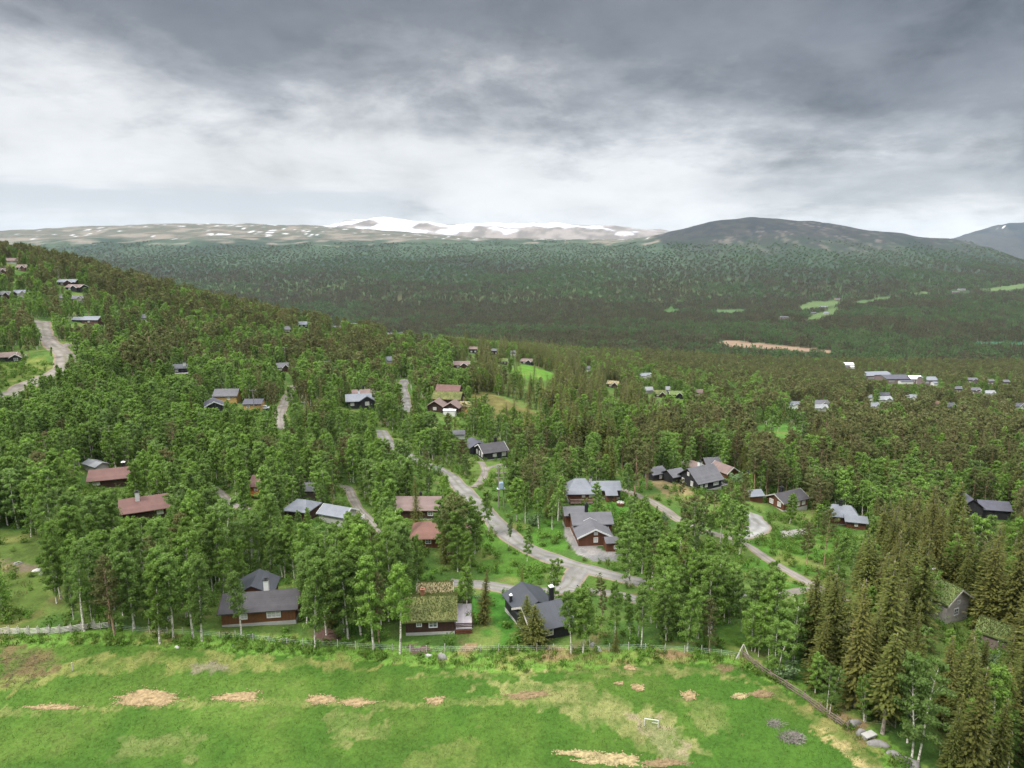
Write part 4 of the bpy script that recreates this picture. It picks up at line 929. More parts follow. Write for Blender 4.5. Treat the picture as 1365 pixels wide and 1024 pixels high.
# ------------------------------------------------------------------ trees: models
def cards(cen, nor, ln, wd, g, droop=0.0):
    """one small pointed leaf-spray face per row"""
    n = len(cen)
    nor = nor / (np.linalg.norm(nor, axis=1)[:, None] + 1e-9)
    a = np.cross(nor, g.normal(size=(n, 3))); a /= np.linalg.norm(a, axis=1)[:, None] + 1e-9
    if droop: a[:, 2] -= droop; a /= np.linalg.norm(a, axis=1)[:, None]
    b = np.cross(nor, a); b /= np.linalg.norm(b, axis=1)[:, None] + 1e-9
    k_ = .55 + .95 * g.random(n) ** 1.3; ln = np.asarray(ln) * k_ * (.85 + .3 * g.random(n)); wd = np.asarray(wd) * k_ * (.8 + .4 * g.random(n))
    V = np.empty((n, 4, 3))
    V[:, 0] = cen - a * ln[:, None] / 2; V[:, 2] = cen + a * ln[:, None] / 2
    o = (g.random(n) - .5) * .3
    V[:, 1] = cen + b * wd[:, None] / 2 + a * (ln * o)[:, None]; V[:, 3] = cen - b * wd[:, None] / 2 + a * (ln * o)[:, None]
    return V.reshape(-1, 3)
def qmesh(name, V, mats, tm=None):
    """faces of four from an array, plus an optional trunk (MB) with material 1"""
    V = np.asarray(V); k = len(V) // 4
    tv = np.array(tm.v) if tm else np.zeros((0, 3)); tf = tm.f if tm else []
    me = bpy.data.meshes.new(name)
    loops = np.concatenate([np.arange(4 * k)] + [np.array(f) + 4 * k for f in tf]).astype(np.int32)
    tot = np.concatenate([np.full(k, 4), [len(f) for f in tf]]).astype(np.int32)
    me.vertices.add(4 * k + len(tv)); me.vertices.foreach_set('co', np.concatenate([V, tv]).astype(np.float32).ravel())
    me.loops.add(len(loops)); me.loops.foreach_set('vertex_index', loops)
    me.polygons.add(len(tot)); me.polygons.foreach_set('loop_start', np.concatenate([[0], np.cumsum(tot)[:-1]]).astype(np.int32))
    mats = mats if isinstance(mats, (list, tuple)) else [mats]
    for m in mats: me.materials.append(m)
    if len(mats) > 1: me.polygons.foreach_set('material_index', np.concatenate([np.zeros(k), np.ones(len(tf))]).astype(np.int32))
    me.update(calc_edges=True); me.validate(); return me
def birch(seed, Ht=12.0, rad=1.65, nb=44, leaves=8000, ls=.245, base=.22, stems=1, lean=.5, open_=.0):
    g = np.random.default_rng(seed); tm = MB(); cl = []
    for s in range(stems):
        h = Ht * (1 - .14 * s * g.random()); an0 = g.random() * 6.28; off = .0 if stems == 1 else .35
        bx, by = math.cos(an0) * off, math.sin(an0) * off
        lx, ly = (g.random(2) - .5) * 2 * lean + (0 if stems == 1 else 1) * np.array([bx, by]) * 3.0
        def tp(t): return Vector((bx + lx * t ** 1.4 + .10 * math.sin(5 * t + seed), by + ly * t ** 1.4 + .10 * math.cos(4 * t + seed), h * t))
        tt = [-.04, .06, .18, .34, .5, .68, .84, 1.0]
        tm.tube([tp(max(t, 0)) - Vector((0, 0, .5 if t < 0 else 0)) for t in tt], [(.15 if stems == 1 else .115) * (1 - t * .93) * Ht / 12 + .012 for t in tt], 6)
        for i in range(nb // stems):
            t = base + (1 - base) * ((i + g.random()) / (nb // stems)) ** .9 * .985
            q = (t - base) / (1 - base)
            L_ = rad * (.30 + 1.62 * (q + .03) ** .42 * (1 - q) ** .75) * (.72 + .5 * g.random()) * (1 if stems == 1 else .8)
            an = i * 2.4 + g.random() * .9; upw = .35 + .55 * q + .2 * g.random()
            p0 = tp(t); d = Vector((math.cos(an), math.sin(an), 0))
            pts = [p0, p0 + d * L_ * .5 + Vector((0, 0, L_ * upw * .62)), p0 + d * L_ + Vector((0, 0, L_ * (upw - .25)))]
            tm.tube(pts, [.035 * (1.15 - q), .02, .008], 3, cap=False)
            for k in range(5):
                f = .28 + .72 * (k + g.random()) / 5
                a_ = pts[0].lerp(pts[1], min(1, f * 2)) if f < .5 else pts[1].lerp(pts[2], f * 2 - 1)
                cl.append((a_.x, a_.y, a_.z, .30 + .30 * L_ / rad * (.5 + .5 * f)))
    cl = np.array(cl); cl = cl[g.random(len(cl)) > open_]
    idx = g.integers(0, len(cl), leaves)
    sp = cl[idx, 3:4]
    d = g.normal(size=(leaves, 3)); d /= np.linalg.norm(d, axis=1)[:, None]
    cen = cl[idx, :3] + d * sp * (g.random((leaves, 1)) ** .45) * [1, 1, .85] - [0, 0, .10]
    ctr = np.array([cl[:, 0].mean(), cl[:, 1].mean(), 0])
    out = (cen - ctr) * [1, 1, 0]; out /= np.linalg.norm(out, axis=1)[:, None] + .3
    V = cards(cen, d * .8 + out * .35 + [0, 0, .35] + g.normal(size=(leaves, 3)) * .35, ls, ls * .72, g, .35)
    return tm, V
def pine(seed, Ht=12.0, rad=2.2, leaves=5200, ls=.32, base=.45, nb=30, flat=.5):
    g = np.random.default_rng(seed); tm = MB(); cl = []
    lx, ly = (g.random(2) - .5) * 1.2
    def tp(t): return Vector((lx * t * t + .12 * math.sin(4 * t + seed), ly * t * t + .12 * math.cos(3 * t + seed), Ht * t))
    tt = [-.04, .1, .25, .4, .55, .7, .85, .98]
    tm.tube([tp(max(t, 0)) - Vector((0, 0, .5 if t < 0 else 0)) for t in tt], [.17 * (1 - t * .86) * Ht / 12 + .012 for t in tt], 6)
    for i in range(nb):
        t = base + (1 - base) * ((i + g.random()) / nb) * .99
        q = (t - base) / (1 - base)
        L_ = rad * (.55 + .75 * (q + .05) ** .5) * (1 - q ** (2.2 + flat * 2)) ** .7 * (.6 + .6 * g.random()) + .25
        an = i * 2.4 + g.random() * 1.2; upw = -.05 + .45 * q + .2 * g.random()
        p0 = tp(t); d = Vector((math.cos(an), math.sin(an), 0))
        pts = [p0, p0 + d * L_ * .55 + Vector((0, 0, L_ * upw * .3)), p0 + d * L_ + Vector((0, 0, L_ * upw))]
        tm.tube(pts, [.05 * (1.15 - q), .03, .012], 3, cap=False)
        for k in range(4):
            f = .38 + .62 * (k + g.random()) / 4
            a_ = pts[0].lerp(pts[1], min(1, f * 2)) if f < .5 else pts[1].lerp(pts[2], f * 2 - 1)
            cl.append((a_.x, a_.y, a_.z + .1, .34 + .28 * g.random()))
    for i in range(3):                                     # bare dead branches under the crown
        t = base * (.55 + .4 * g.random()); an = g.random() * 6.28; p0 = tp(t); L_ = .6 + .9 * g.random()
        tm.tube([p0, p0 + Vector((math.cos(an) * L_, math.sin(an) * L_, -.1))], [.025, .008], 3, cap=False)
    cl = np.array(cl); idx = g.integers(0, len(cl), leaves); sp = cl[idx, 3:4]
    d = g.normal(size=(leaves, 3)); d /= np.linalg.norm(d, axis=1)[:, None]
    cen = cl[idx, :3] + d * sp * (g.random((leaves, 1)) ** .5) * [1, 1, .62]
    V = cards(cen, d * .5 + [0, 0, .25] + g.normal(size=(leaves, 3)) * .7, ls, ls * .42, g)
    return tm, V
def spruce(seed, Ht=15.0, rad=2.45, whorls=46, per=8, segs=12, ls=.40, base=.06, dead=True):
    g = np.random.default_rng(seed); tm = MB(); cen, nor, ax, sz = [], [], [], []
    tt = [-.04, .1, .3, .5, .7, .85, 1.0]
    wob = (g.random(2) - .5) * .4
    def tp(t): return Vector((wob[0] * t * t, wob[1] * t * t, Ht * t))
    tm.tube([tp(max(t, 0)) - Vector((0, 0, .5 if t < 0 else 0)) for t in tt], [.19 * (1 - t * .95) * Ht / 15 + .01 for t in tt], 6)
    for w in range(whorls):
        t = base + (1 - base) * (w / whorls) ** .95
        q = (t - base) / (1 - base)
        sector = g.random() * 6.28
        for b in range(per if q < .85 else 5):
            an = 6.28 * b / per + w * 1.3 + g.random() * .6
            L_ = rad * (1 - q) ** .82 * (.55 + .6 * g.random()) * (.78 if q < .12 else 1) + .18
            if g.random() < .07: L_ *= .3
            dr = .38 * (1 - q) + .05 * g.random() - .15 * q
            p0 = tp(t + .006 * g.random()); c_, s_ = math.cos(an), math.sin(an)
            n = max(2, int(segs * L_ / rad + 1))
            for k in range(n):
                f = (k + .5 + .5 * (g.random() - .5)) / n
                if f < .18 and q < .5 and g.random() < .6: continue
                r_ = L_ * f
                side = (g.random() - .5) * .55 * (1 - .6 * f) * L_ * .8
                z = -dr * r_ * (1 - .35 * f) - .10 * g.random()
                cen.append((p0.x + c_ * r_ - s_ * side, p0.y + s_ * r_ + c_ * side, p0.z + z))
                nor.append((c_ * .35 + (g.random() - .5) * .7, s_ * .35 + (g.random() - .5) * .7, .9))
                ax.append((c_ - s_ * side * .6, s_ + c_ * side * .6, -dr * .8 - .35 * g.random()))
                sz.append(ls * (.75 + .5 * g.random()) * (.6 + .5 * (1 - q)))
    if dead:
        for i in range(10):
            t = .04 + .16 * g.random(); an = g.random() * 6.28; p0 = tp(t); L_ = .5 + g.random()
            tm.tube([p0, p0 + Vector((math.cos(an) * L_, math.sin(an) * L_, -.25 * L_))], [.02, .006], 3, cap=False)
    cen, nor, ax, sz = np.array(cen), np.array(nor), np.array(ax), np.array(sz)
    a = ax / np.linalg.norm(ax, axis=1)[:, None]; b = np.cross(nor, a); b /= np.linalg.norm(b, axis=1)[:, None]
    n = len(cen); V = np.empty((n, 4, 3)); l_ = sz[:, None]; w_ = sz[:, None] * .34
    V[:, 0] = cen - a * l_ * .5; V[:, 1] = cen + b * w_ + a * l_ * .05; V[:, 2] = cen + a * l_ * .6; V[:, 3] = cen - b * w_ + a * l_ * .05
    return tm, V.reshape(-1, 3)
def bush(seed, Ht=3.0, rad=1.5, leaves=900, ls=.28):
    g = np.random.default_rng(seed); tm = MB(); cl = []
    for i in range(9):
        an = g.random() * 6.28; r_ = rad * (.3 + .7 * g.random()); h = Ht * (.55 + .4 * g.random())
        tm.tube([(0, 0, -.2), (math.cos(an) * r_ * .5, math.sin(an) * r_ * .5, h * .55), (math.cos(an) * r_, math.sin(an) * r_, h)], [.05, .03, .01], 3, cap=False)
        for k in range(5):
            f = .25 + .75 * k / 4; cl.append((math.cos(an) * r_ * f, math.sin(an) * r_ * f, h * f, .5))
    cl = np.array(cl); idx = g.integers(0, len(cl), leaves)
    d = g.normal(size=(leaves, 3)); d /= np.linalg.norm(d, axis=1)[:, None]
    cen = cl[idx, :3] + d * cl[idx, 3:4] * g.random((leaves, 1)) ** .5
    cen[:, 2] = np.maximum(cen[:, 2], .05)
    return tm, cards(cen, d + [0, 0, .5] + g.normal(size=(leaves, 3)) * .4, ls, ls * .7, g)
MODELS = {
 'birch': [dict(seed=1), dict(seed=2, rad=2.05, base=.16, leaves=9500), dict(seed=3, rad=1.3, base=.36, leaves=4200, open_=.25, lean=.8), dict(seed=4, stems=2, rad=2.3, base=.20, nb=50, leaves=9500), dict(seed=6, rad=1.5, base=.38, leaves=5500, nb=34), dict(seed=8, stems=3, rad=2.6, base=.08, nb=56, leaves=10500), dict(seed=41, rad=1.9, base=.26, nb=36, leaves=7000, lean=1.6, open_=.12), dict(seed=43, stems=2, rad=2.4, base=.12, nb=40, leaves=8000, lean=1.0, Ht=10.5)],
 'pine': [dict(seed=11), dict(seed=12, rad=3.3, base=.34, flat=1.2, nb=40, leaves=8000), dict(seed=13, rad=1.8, base=.30, flat=.0, nb=36), dict(seed=14, rad=2.0, base=.55, leaves=3400, nb=22)],
 'spruce': [dict(seed=21), dict(seed=22, rad=2.1, Ht=16), dict(seed=23, rad=2.9, base=.08), dict(seed=24, rad=2.2, base=.30, whorls=36)],
 'willow': [dict(seed=31), dict(seed=32, Ht=2.2, rad=1.7), dict(seed=33, Ht=4.2, rad=1.9, leaves=1300)],
}
GEN = {'birch': birch, 'pine': pine, 'spruce': spruce, 'willow': bush}
MATS = {'birch': ('birch_leaf', 'birch_bark'), 'pine': ('pine_leaf', 'pine_bark'), 'spruce': ('spruce_leaf', 'spruce_bark'), 'willow': ('willow_leaf', 'birch_bark')}
NOM = {'birch': 12.0, 'pine': 12.0, 'spruce': 15.0, 'willow': 3.0}
def lod(kind, d, k):
    """the same model with fewer, larger sprays"""
    d = dict(d)
    if kind == 'spruce':
        d.update(whorls=int(d.get('whorls', 46) * k ** .45), per=6 if k > .3 else 5, segs=max(3, int(12 * k ** .5)), ls=.40 / k ** .40, dead=False)
    else:
        base = {'birch': 8000, 'pine': 5200, 'willow': 900}[kind]; ls = {'birch': .245, 'pine': .32, 'willow': .28}[kind]
        d.update(leaves=int(d.get('leaves', base) * k), ls=ls / k ** .47)
    return d
PROTO = {}
for kind, specs in MODELS.items():
    for i, sp in enumerate(specs):
        tm, V = GEN[kind](**sp)
        PROTO[kind, 0, i] = (tm.mesh(kind + ' trunk', M[MATS[kind][1]], True), qmesh(kind + ' crown', V, M[MATS[kind][0]]))
        for lv, k in ((1, .36), (2, .085 if kind != 'spruce' else .22)):
            tm, V = GEN[kind](**lod(kind, sp, k))
            PROTO[kind, lv, i] = qmesh(f'{kind} tree', V, [M[MATS[kind][0]], M[MATS[kind][1]]], tm)

# ------------------------------------------------------------------ trees: where they stand
ZONES = [  # polygon on the photograph (where the trunks meet the ground), trees per square metre, shares of birch, pine, spruce, willow
 ([(-300,300),(1700,300),(1700,1100),(-300,1100)], 1/15., (.78,.15,.05,.02)),
 ([(-300,320),(0,320),(250,410),(420,440),(520,450),(520,480),(300,445),(100,395),(-300,345)], 1/16., (.52,.47,.01,0)),
 ([(-300,350),(60,400),(330,440),(380,560),(-300,560)], 1/16., (.80,.20,0,0)),
 ([(380,440),(600,450),(640,470),(640,500),(380,500)], 1/16., (.62,.35,.03,0)),
 ([(380,500),(560,500),(560,640),(380,600)], 1/14.5, (.70,.24,.06,0)),
 ([(600,470),(700,478),(800,500),(880,530),(862,602),(760,622),(690,606),(650,560),(625,520)], 1/19., (.20,.08,.72,0)),
 ([(540,560),(620,560),(630,610),(560,600)], 1/16., (.25,.55,.20,0)),
 ([(690,470),(1365,470),(1700,480),(1700,560),(1000,570),(860,540)], 1/19., (.42,.52,.06,0)),
 ([(830,500),(1010,510),(1080,560),(1000,580),(880,560)], 1/16., (.74,.20,.06,0)),
 ([(1040,560),(1365,560),(1700,560),(1700,640),(1180,640),(1060,600)], 1/13.5, (.38,.50,.12,0)),
 ([(860,575),(1180,580),(1365,640),(1365,700),(1150,680),(880,620)], 1/14.5, (.42,.32,.26,0)),
 ([(1020,640),(1365,620),(1700,640),(1700,760),(1150,760),(1030,720)], 1/16., (.40,.36,.24,0)),
 ([(690,570),(880,570),(880,640),(740,640)], 1/13.5, (.62,.16,.22,0)),
 ([(650,600),(760,610),(760,690),(660,680)], 1/24., (.55,.28,.17,0)),
 ([(830,640),(960,650),(1020,740),(900,720)], 1/26., (.50,.45,.0,.05)),
 ([(-300,560),(560,560),(560,850),(-300,850)], 1/11., (.90,.05,.01,.04)),
 ([(820,690),(1000,720),(1070,800),(1060,880),(960,870),(820,860)], 1/11., (.90,.04,.02,.04)),
 ([(1060,770),(1150,740),(1365,720),(1700,720),(1700,1100),(1250,1100),(1150,960),(1060,880)], 1/9., (.28,.03,.66,.03)),
 ([(985,866),(1060,890),(1140,940),(1230,1010),(1300,1080),(1240,1080),(1150,995),(1060,925)], 1/13., (.78,0,.07,.15)),
 ([(630,770),(700,790),(690,858),(620,858)], 1/20., (.32,0,.05,.63)),
 ([(640,680),(760,690),(760,760),(640,770)], 1/38., (.75,.05,.05,.15)),
]
OPEN = [(p, {10: .4, 11: .4, 12: .8, 13: .2, 0: .05, 2: .06, 4: .15}.get(i, 0)) for i, (p, c) in enumerate(PATCHES)] + [(FIELD, 0), (YARD, 0), (YARD2, 0)]
OPEN += [([(-900,838),(0,838),(130,843),(340,846),(600,864),(850,864),(985,876),(1060,915),(1180,1000),(1300,1100),(-900,1900)], 0.0),
         ([(296,838),(392,832),(392,850),(296,852)], 0), ([(530,850),(640,848),(640,870),(530,870)], 0), ([(690,852),(800,846),(800,870),(690,870)], 0)]
KEYS = [  # trees that can be told apart in the photograph: kind, base x, base y, top y, model
 ('birch',322,850,762,2),('birch',403,858,745,0),('birch',409,864,752,4),('birch',420,862,750,0),('birch',436,846,760,2),('birch',465,852,742,1),('birch',480,846,735,0),('birch',497,866,748,0),('birch',527,873,742,1),('birch',533,872,752,4),
 ('birch',208,864,742,0),('birch',230,851,740,4),('birch',214,858,755,0),('birch',247,852,746,1),('birch',275,859,762,0),('birch',258,850,752,4),('birch',270,855,744,0),('birch',138,842,744,0),('birch',88,832,745,1),('birch',98,826,752,0),
 ('pine',152,846,742,2),('pine',146,838,760,3),('pine',244,770,684,2),('pine',495,786,706,2),('birch',118,815,735,3),('birch',180,838,735,0),
 ('birch',761,872,790,4),('birch',777,870,784,0),('birch',793,868,786,1),('birch',786,862,795,2),('birch',819,858,776,4),('birch',854,864,786,4),('birch',880,862,792,2),('birch',884,861,786,4),('birch',888,858,790,0),('birch',905,870,782,2),('birch',912,872,780,4),('birch',916,868,784,0),('birch',939,872,788,1),('pine',946,868,800,2),
 ('birch',703,748,702,1),('birch',678,729,688,2),('birch',688,694,638,1),('birch',700,698,644,2),('birch',718,704,652,4),('birch',736,706,660,2),('birch',795,690,646,1),('birch',642,714,640,0),('birch',651,713,655,4),
 ('pine',709,672,606,1),('pine',926,720,664,1),('pine',846,664,588,2),('pine',838,659,600,3),('pine',968,702,640,2),('pine',990,702,632,2),('pine',1075,752,698,2),('pine',1093,757,672,2),('pine',1097,758,680,3),('pine',951,692,655,3),('pine',908,672,640,0),
 ('birch',1053,698,660,1),('birch',830,745,690,1),('birch',842,746,692,3),('birch',965,745,710,0),
 ('spruce',703,846,792,2,1.5),('spruce',714,858,806,2,1.7),('spruce',696,786,756,2),('spruce',820,868,835,2),
 ('pine',206,516,446,1),('pine',190,513,448,1),('pine',178,512,455,0),('pine',217,512,450,1),('pine',266,502,456,1),('pine',315,458,424,3),('pine',137,552,508,1),('pine',88,600,560,0),('pine',365,550,512,1),('pine',505,518,484,2),
 ('birch',1104,952,888,3),('birch',1086,925,872,1),('birch',1160,978,888,3),('birch',1152,962,900,5),('birch',1218,1012,876,3),('birch',1210,990,880,1),('birch',1280,1020,935,0),('birch',1316,1015,895,4),('birch',1345,1024,950,1),
 ('spruce',1181,985,826,3),('spruce',1176,978,838,3),('spruce',1152,935,806,1),('spruce',1124,912,790,0),('spruce',1098,895,760,3),('spruce',1086,880,752,1),('spruce',1106,905,762,3),('spruce',1290,972,842,2),('spruce',1258,966,846,0),('spruce',1350,985,828,0),('spruce',1338,960,850,2),('spruce',1306,912,848,1),('spruce',1312,835,776,0),
 ('spruce',1078,872,778,3),('spruce',1092,852,756,0),('spruce',1112,870,764,1),('birch',1046,872,790,1),('birch',1030,868,770,1),('birch',1014,862,784,0),('birch',1058,880,800,5),('birch',1000,850,760,1),('birch',988,842,770,0),('birch',1022,848,752,3),
 ('spruce',1168,900,782,0),('spruce',1196,905,790,0),('spruce',1190,880,768,1),('spruce',1214,872,796,1),
]
def gridpts(y0, y1, step):
    X, Y = [], []
    y = y0
    while y < y1:
        w = y * .86 + 14
        n = int(2 * w / step)
        X.append(-w + (np.arange(n) + .5) * step); Y.append(np.full(n, y)); y += step
    X, Y = np.concatenate(X), np.concatenate(Y)
    return X + rng.uniform(-.48, .48, len(X)) * step, Y + rng.uniform(-.48, .48, len(Y)) * step
STEP = 2.6
X, Y = gridpts(66, 980, STEP)
Z = H(X, Y); qx, qy, qd = proj(X, Y, Z)
rho = np.zeros(len(X)); mixs = np.zeros((len(X), 4)); zid = np.zeros(len(X), int)
for i, (poly, d, sh) in enumerate(ZONES):
    s = inpoly(qx + (fbm(X / 14, Y / 14, 111, 2) - .5) * 9000 / qd, qy, poly)
    rho[s] = d; mixs[s] = sh; zid[s] = i
clump = fbm(X / 26, Y / 26, 113, 3)
rho = 1.28 * rho * (0.55 + 0.9 * sst(clump, .34, .62))
for poly, k in OPEN: rho[inpoly(qx, qy, poly)] *= k
rho[(qx < -60) | (qx > 1425)] *= .6
nearroad = np.full(len(X), 1e9)
for nm, hw, line in ROAD_XY: nearroad = np.minimum(nearroad, segdist(X, Y, line[::4] + [line[-1]]) - hw)
rho[nearroad < 1.3] = 0
for fx_, fy_, fr_ in FOOT: rho[np.hypot(X - fx_, Y - fy_) < fr_ + .4] = 0
keep = rng.random(len(X)) < rho * STEP * STEP
X, Y, Z, qx, qy, qd, mixs = (v[keep] for v in (X, Y, Z, qx, qy, qd, mixs))
# species come in drifts
cs = np.cumsum(mixs, 1); cs /= cs[:, -1:]
u_ = np.clip(sst(fbm(X / 17, Y / 17, 121, 2), .27, .73) * .65 + rng.random(len(X)) * .35, 0, .999)
u_ = np.where(rng.random(len(X)) < .45, rng.random(len(X)), u_)
kd = (u_[:, None] > cs).sum(1)
KN = ['birch', 'pine', 'spruce', 'willow']
base_h = np.select([kd == 0, kd == 1, kd == 2], [10.6, 10.8, 13.0], 2.8)
base_h = base_h * np.where((qd < 165) & (qx < 620) & (kd < 2), 1.22, 1.0) * np.where((qx > 1050) & (qy > 740) & (kd == 2), 1.26, 1.0)
base_h = base_h * np.where((qx > 620) & (qx < 900) & (qy < 620) & (kd == 2), 1.40, 1.0) * np.where((qx > 860) & (qy < 660) & (kd == 1), 1.22, 1.0) * np.where((qd > 330) & (qx < 520), np.where(kd == 1, 1.12, .86), 1.0) * np.where((qx > 1000) & (qy > 860) & (kd == 0), .66, 1.0)
ht = base_h * (.56 + .62 * rng.random(len(X)) ** .9)
young = rng.random(len(X)) < .14; ht[young] *= .5
# sight lines in the photograph: trees do not hide the houses, the road and the clearings that it shows
wpx = np.select([kd == 0, kd == 1, kd == 2], [1.45, 1.8, 1.6], 1.4) * ht / np.select([kd == 0, kd == 1, kd == 2], [12., 12., 15.], 3.) * F / qd
hpx = ht * F / qd * .93
bad = np.zeros(len(X))
for (x0, y0, x1, y1, zc) in CLEAR:
    infr = qd < zc + 1
    ox = np.minimum(qx + wpx * .85, x1) - np.maximum(qx - wpx * .85, x0); oy = np.minimum(qy - hpx * .15, y1) - np.maximum(qy - hpx, y0)
    hit = infr & (ox > 0) & (oy > 0)
    bad = np.maximum(bad, np.where(hit, np.where((ox > .25 * np.minimum(2 * wpx, x1 - x0)) & (oy > .12 * (y1 - y0)), .995, .92), 0))
VIS = []
for nm, hw, line in ROAD_XY:
    ln = np.array(line)[::3]; lz = H(ln[:, 0], ln[:, 1]); a, b, c = proj(ln[:, 0], ln[:, 1], lz); VIS += [(*q, .985) for q in zip(a, b, c) if not (862 < q[0] < 1020 and q[1] > 775) and not (838 < q[0] < 862 and q[1] > 790) and q[0] < 1076]
for poly, p_ in [(p, .62 if i in (0, 2, 3, 12, 15) else .96 if i in (4, 5, 8) else .84) for i, (p, c) in enumerate(PATCHES[:-2])] + [(YARD, .97), (YARD2, .9)]:
    xs_, ys_ = np.array(poly).T
    gx, gy = np.meshgrid(np.arange(max(xs_.min(), -20), min(xs_.max(), 1385), 7), np.arange(ys_.min(), ys_.max(), 6)); gx, gy = gx.ravel(), gy.ravel()
    s = inpoly(gx, gy, poly)
    for a, b in zip(gx[s], gy[s]):
        v = at(a, b); VIS.append((a, b, proj(np.array([v.x]), np.array([v.y]), np.array([v.z]))[2][0], p_))
for (a, b, c, p_) in VIS:
    hit = (qd < c - 1.0) & (np.abs(qx - a) < wpx * .95) & (b < qy - hpx * .22) & (b > qy - hpx)
    bad = np.maximum(bad, np.where(hit, p_, 0))
bad = np.where(kd == 3, bad * .25, bad)
ok = rng.random(len(X)) > bad
WX = {}
TX, TY, TZ, TK, TH_, TQX, TQY, TQD = (list(v[ok]) for v in (X, Y, Z, kd, ht, qx, qy, qd))
TM = [int(rng.choice(len(MODELS[KN[k]]), p={0: [.22, .16, .10, .13, .12, .07, .10, .10], 1: [.28, .12, .46, .14], 2: [.3, .3, .2, .2], 3: [.4, .35, .25]}[k])) for k in TK]
for kind, bx, by, ty, mdl, *wx in KEYS:
    p = at(bx, by); a, b, c = (float(v[0]) for v in proj(np.array([p.x]), np.array([p.y]), np.array([p.z])))
    # height from the picture: the point above p that projects to the top row
    v = (ty - 512.0) / F
    lo, hi = 1.0, 30.0
    for _ in range(24):
        m = (lo + hi) / 2
        if proj(np.array([p.x]), np.array([p.y]), np.array([p.z + m]))[1][0] > ty: lo = m
        else: hi = m
    for i in range(len(TX)):                                            # make room for it
        if math.hypot(TX[i] - p.x, TY[i] - p.y) < 1.7: TH_[i] = -1
    TX.append(p.x); TY.append(p.y); TZ.append(p.z); TK.append(KN.index(kind)); TH_.append(lo); TM.append(mdl); TQX.append(a); TQY.append(b); TQD.append(c); WX[len(TX) - 1] = wx[0] if wx else 1.0
T = [dict(x=x, y=y, z=z, k=int(k), h=h, m=m, px=a, py=b, d=c, rz=random.random() * 6.28, w=WX.get(i, 1.0)) for i, (x, y, z, k, h, m, a, b, c) in enumerate(zip(TX, TY, TZ, TK, TH_, TM, TQX, TQY, TQD)) if h > 0]
T.sort(key=lambda t: t['d'])
print('trees', len(T), [sum(t['k'] == k for t in T) for k in range(4)])

ROOTS = {}
TREENAME = ['birch_tree', 'pine_tree', 'spruce_tree', 'willow_bush']
def plant(t):
    kind = KN[t['k']]; key = (kind, t['m'])
    if key not in ROOTS:
        r = empty(TREENAME[t['k']]); a, b = PROTO[kind, 0, t['m']]
        link('trunk' if kind != 'willow' else 'stems', a, r); link('crown', b, r); ROOTS[key] = r
    else:
        s = ROOTS[key]; r = s.copy(); C.objects.link(r)
        for ch in s.children:
            c = ch.copy(); C.objects.link(c); c.parent = r
    nom = MODELS[kind][t['m']].get('Ht', NOM[kind])
    sc = t['h'] / nom; w = sc * (.70 + .40 * random.random()) * (1.22 if kind == 'spruce' else 1.0) * t.get('w', 1.0) if kind != 'willow' else sc
    r.location = (t['x'], t['y'], t['z'] - .05); r.rotation_euler = ((random.random() - .5) * .11, (random.random() - .5) * .11, t['rz']); r.scale = (w, w, sc)
    return r
# the 300 of each kind that show largest become things; the others are one wood of each kind
IND, REST = [], {0: [], 1: [], 2: [], 3: []}
cnt = [0, 0, 0, 0]
for t in T:
    inview = -12 < t['px'] < 1377 and t['py'] - t['h'] * F / t['d'] * .9 < 1024
    if inview and cnt[t['k']] < 296: cnt[t['k']] += 1; IND.append(t)
    elif t['d'] > 92 or inview or True: REST[t['k']].append(t)

# labels: which tree it is, from the landmark it stands nearest to
ORD = ['leftmost', 'second', 'third', 'fourth', 'fifth', 'sixth', 'seventh', 'eighth', 'ninth', 'tenth', 'eleventh', 'twelfth', 'thirteenth', 'fourteenth', 'fifteenth', 'sixteenth']
LAND += [(20, 845, 104, 'the pole fence'), (160, 850, 105, 'the left end of the wire fence'), (450, 868, 104, 'the gap between two front cabins'), (860, 866, 101, 'the right part of the wire fence'), (985, 872, 99, 'the timber fence corner'),
         (1060, 925, 91, 'the upper old timber fence'), (1150, 975, 84, 'the lower old timber fence'), (1190, 1000, 80, 'the boulder heap'), (765, 765, 133, 'the gravel road junction'), (1090, 780, 134, 'the gravel lane corner'), (985, 722, 158, 'the drive junction'),
         (1070, 735, 150, 'the small meadow'), (60, 750, 128, 'the left rough meadow'), (669, 670, 178, 'the transformer pole'), (1320, 970, 90, 'the bottom right corner'), (950, 800, 128, 'the thick birch wood'), (1160, 860, 112, 'the spruce wood'),
         (300, 668, 170, 'the red cabins lane'), (478, 678, 165, 'the grey cabin lane')]
DESC = [['slender birch', 'broad birch', 'sparse birch', 'two stemmed birch', 'high crowned birch', 'many stemmed birch', 'leaning birch', 'low forked birch'], ['round topped pine', 'broad pine', 'conical pine', 'bare stemmed pine'], ['dense spruce', 'narrow spruce', 'broad spruce', 'bare trunked spruce'], ['grey willow bush', 'low willow bush', 'tall willow bush']]
cells = {}
for t in IND:
    best = min(LAND, key=lambda l: math.hypot((t['px'] - l[0]) * t['d'] / F, (t['d'] - l[2]) * 1.0))
    lat = (t['px'] - best[0]) * t['d'] / F; dep = t['d'] - best[2]
    rel = ('right of' if lat > 0 else 'left of') if abs(lat) > abs(dep) else ('behind' if dep > 0 else 'in front of')
    cells.setdefault((DESC[t['k']][t['m']], rel, best[3]), []).append(t)
def plural(d): return d + ('es' if d.endswith(('ch', 'sh')) else 's')
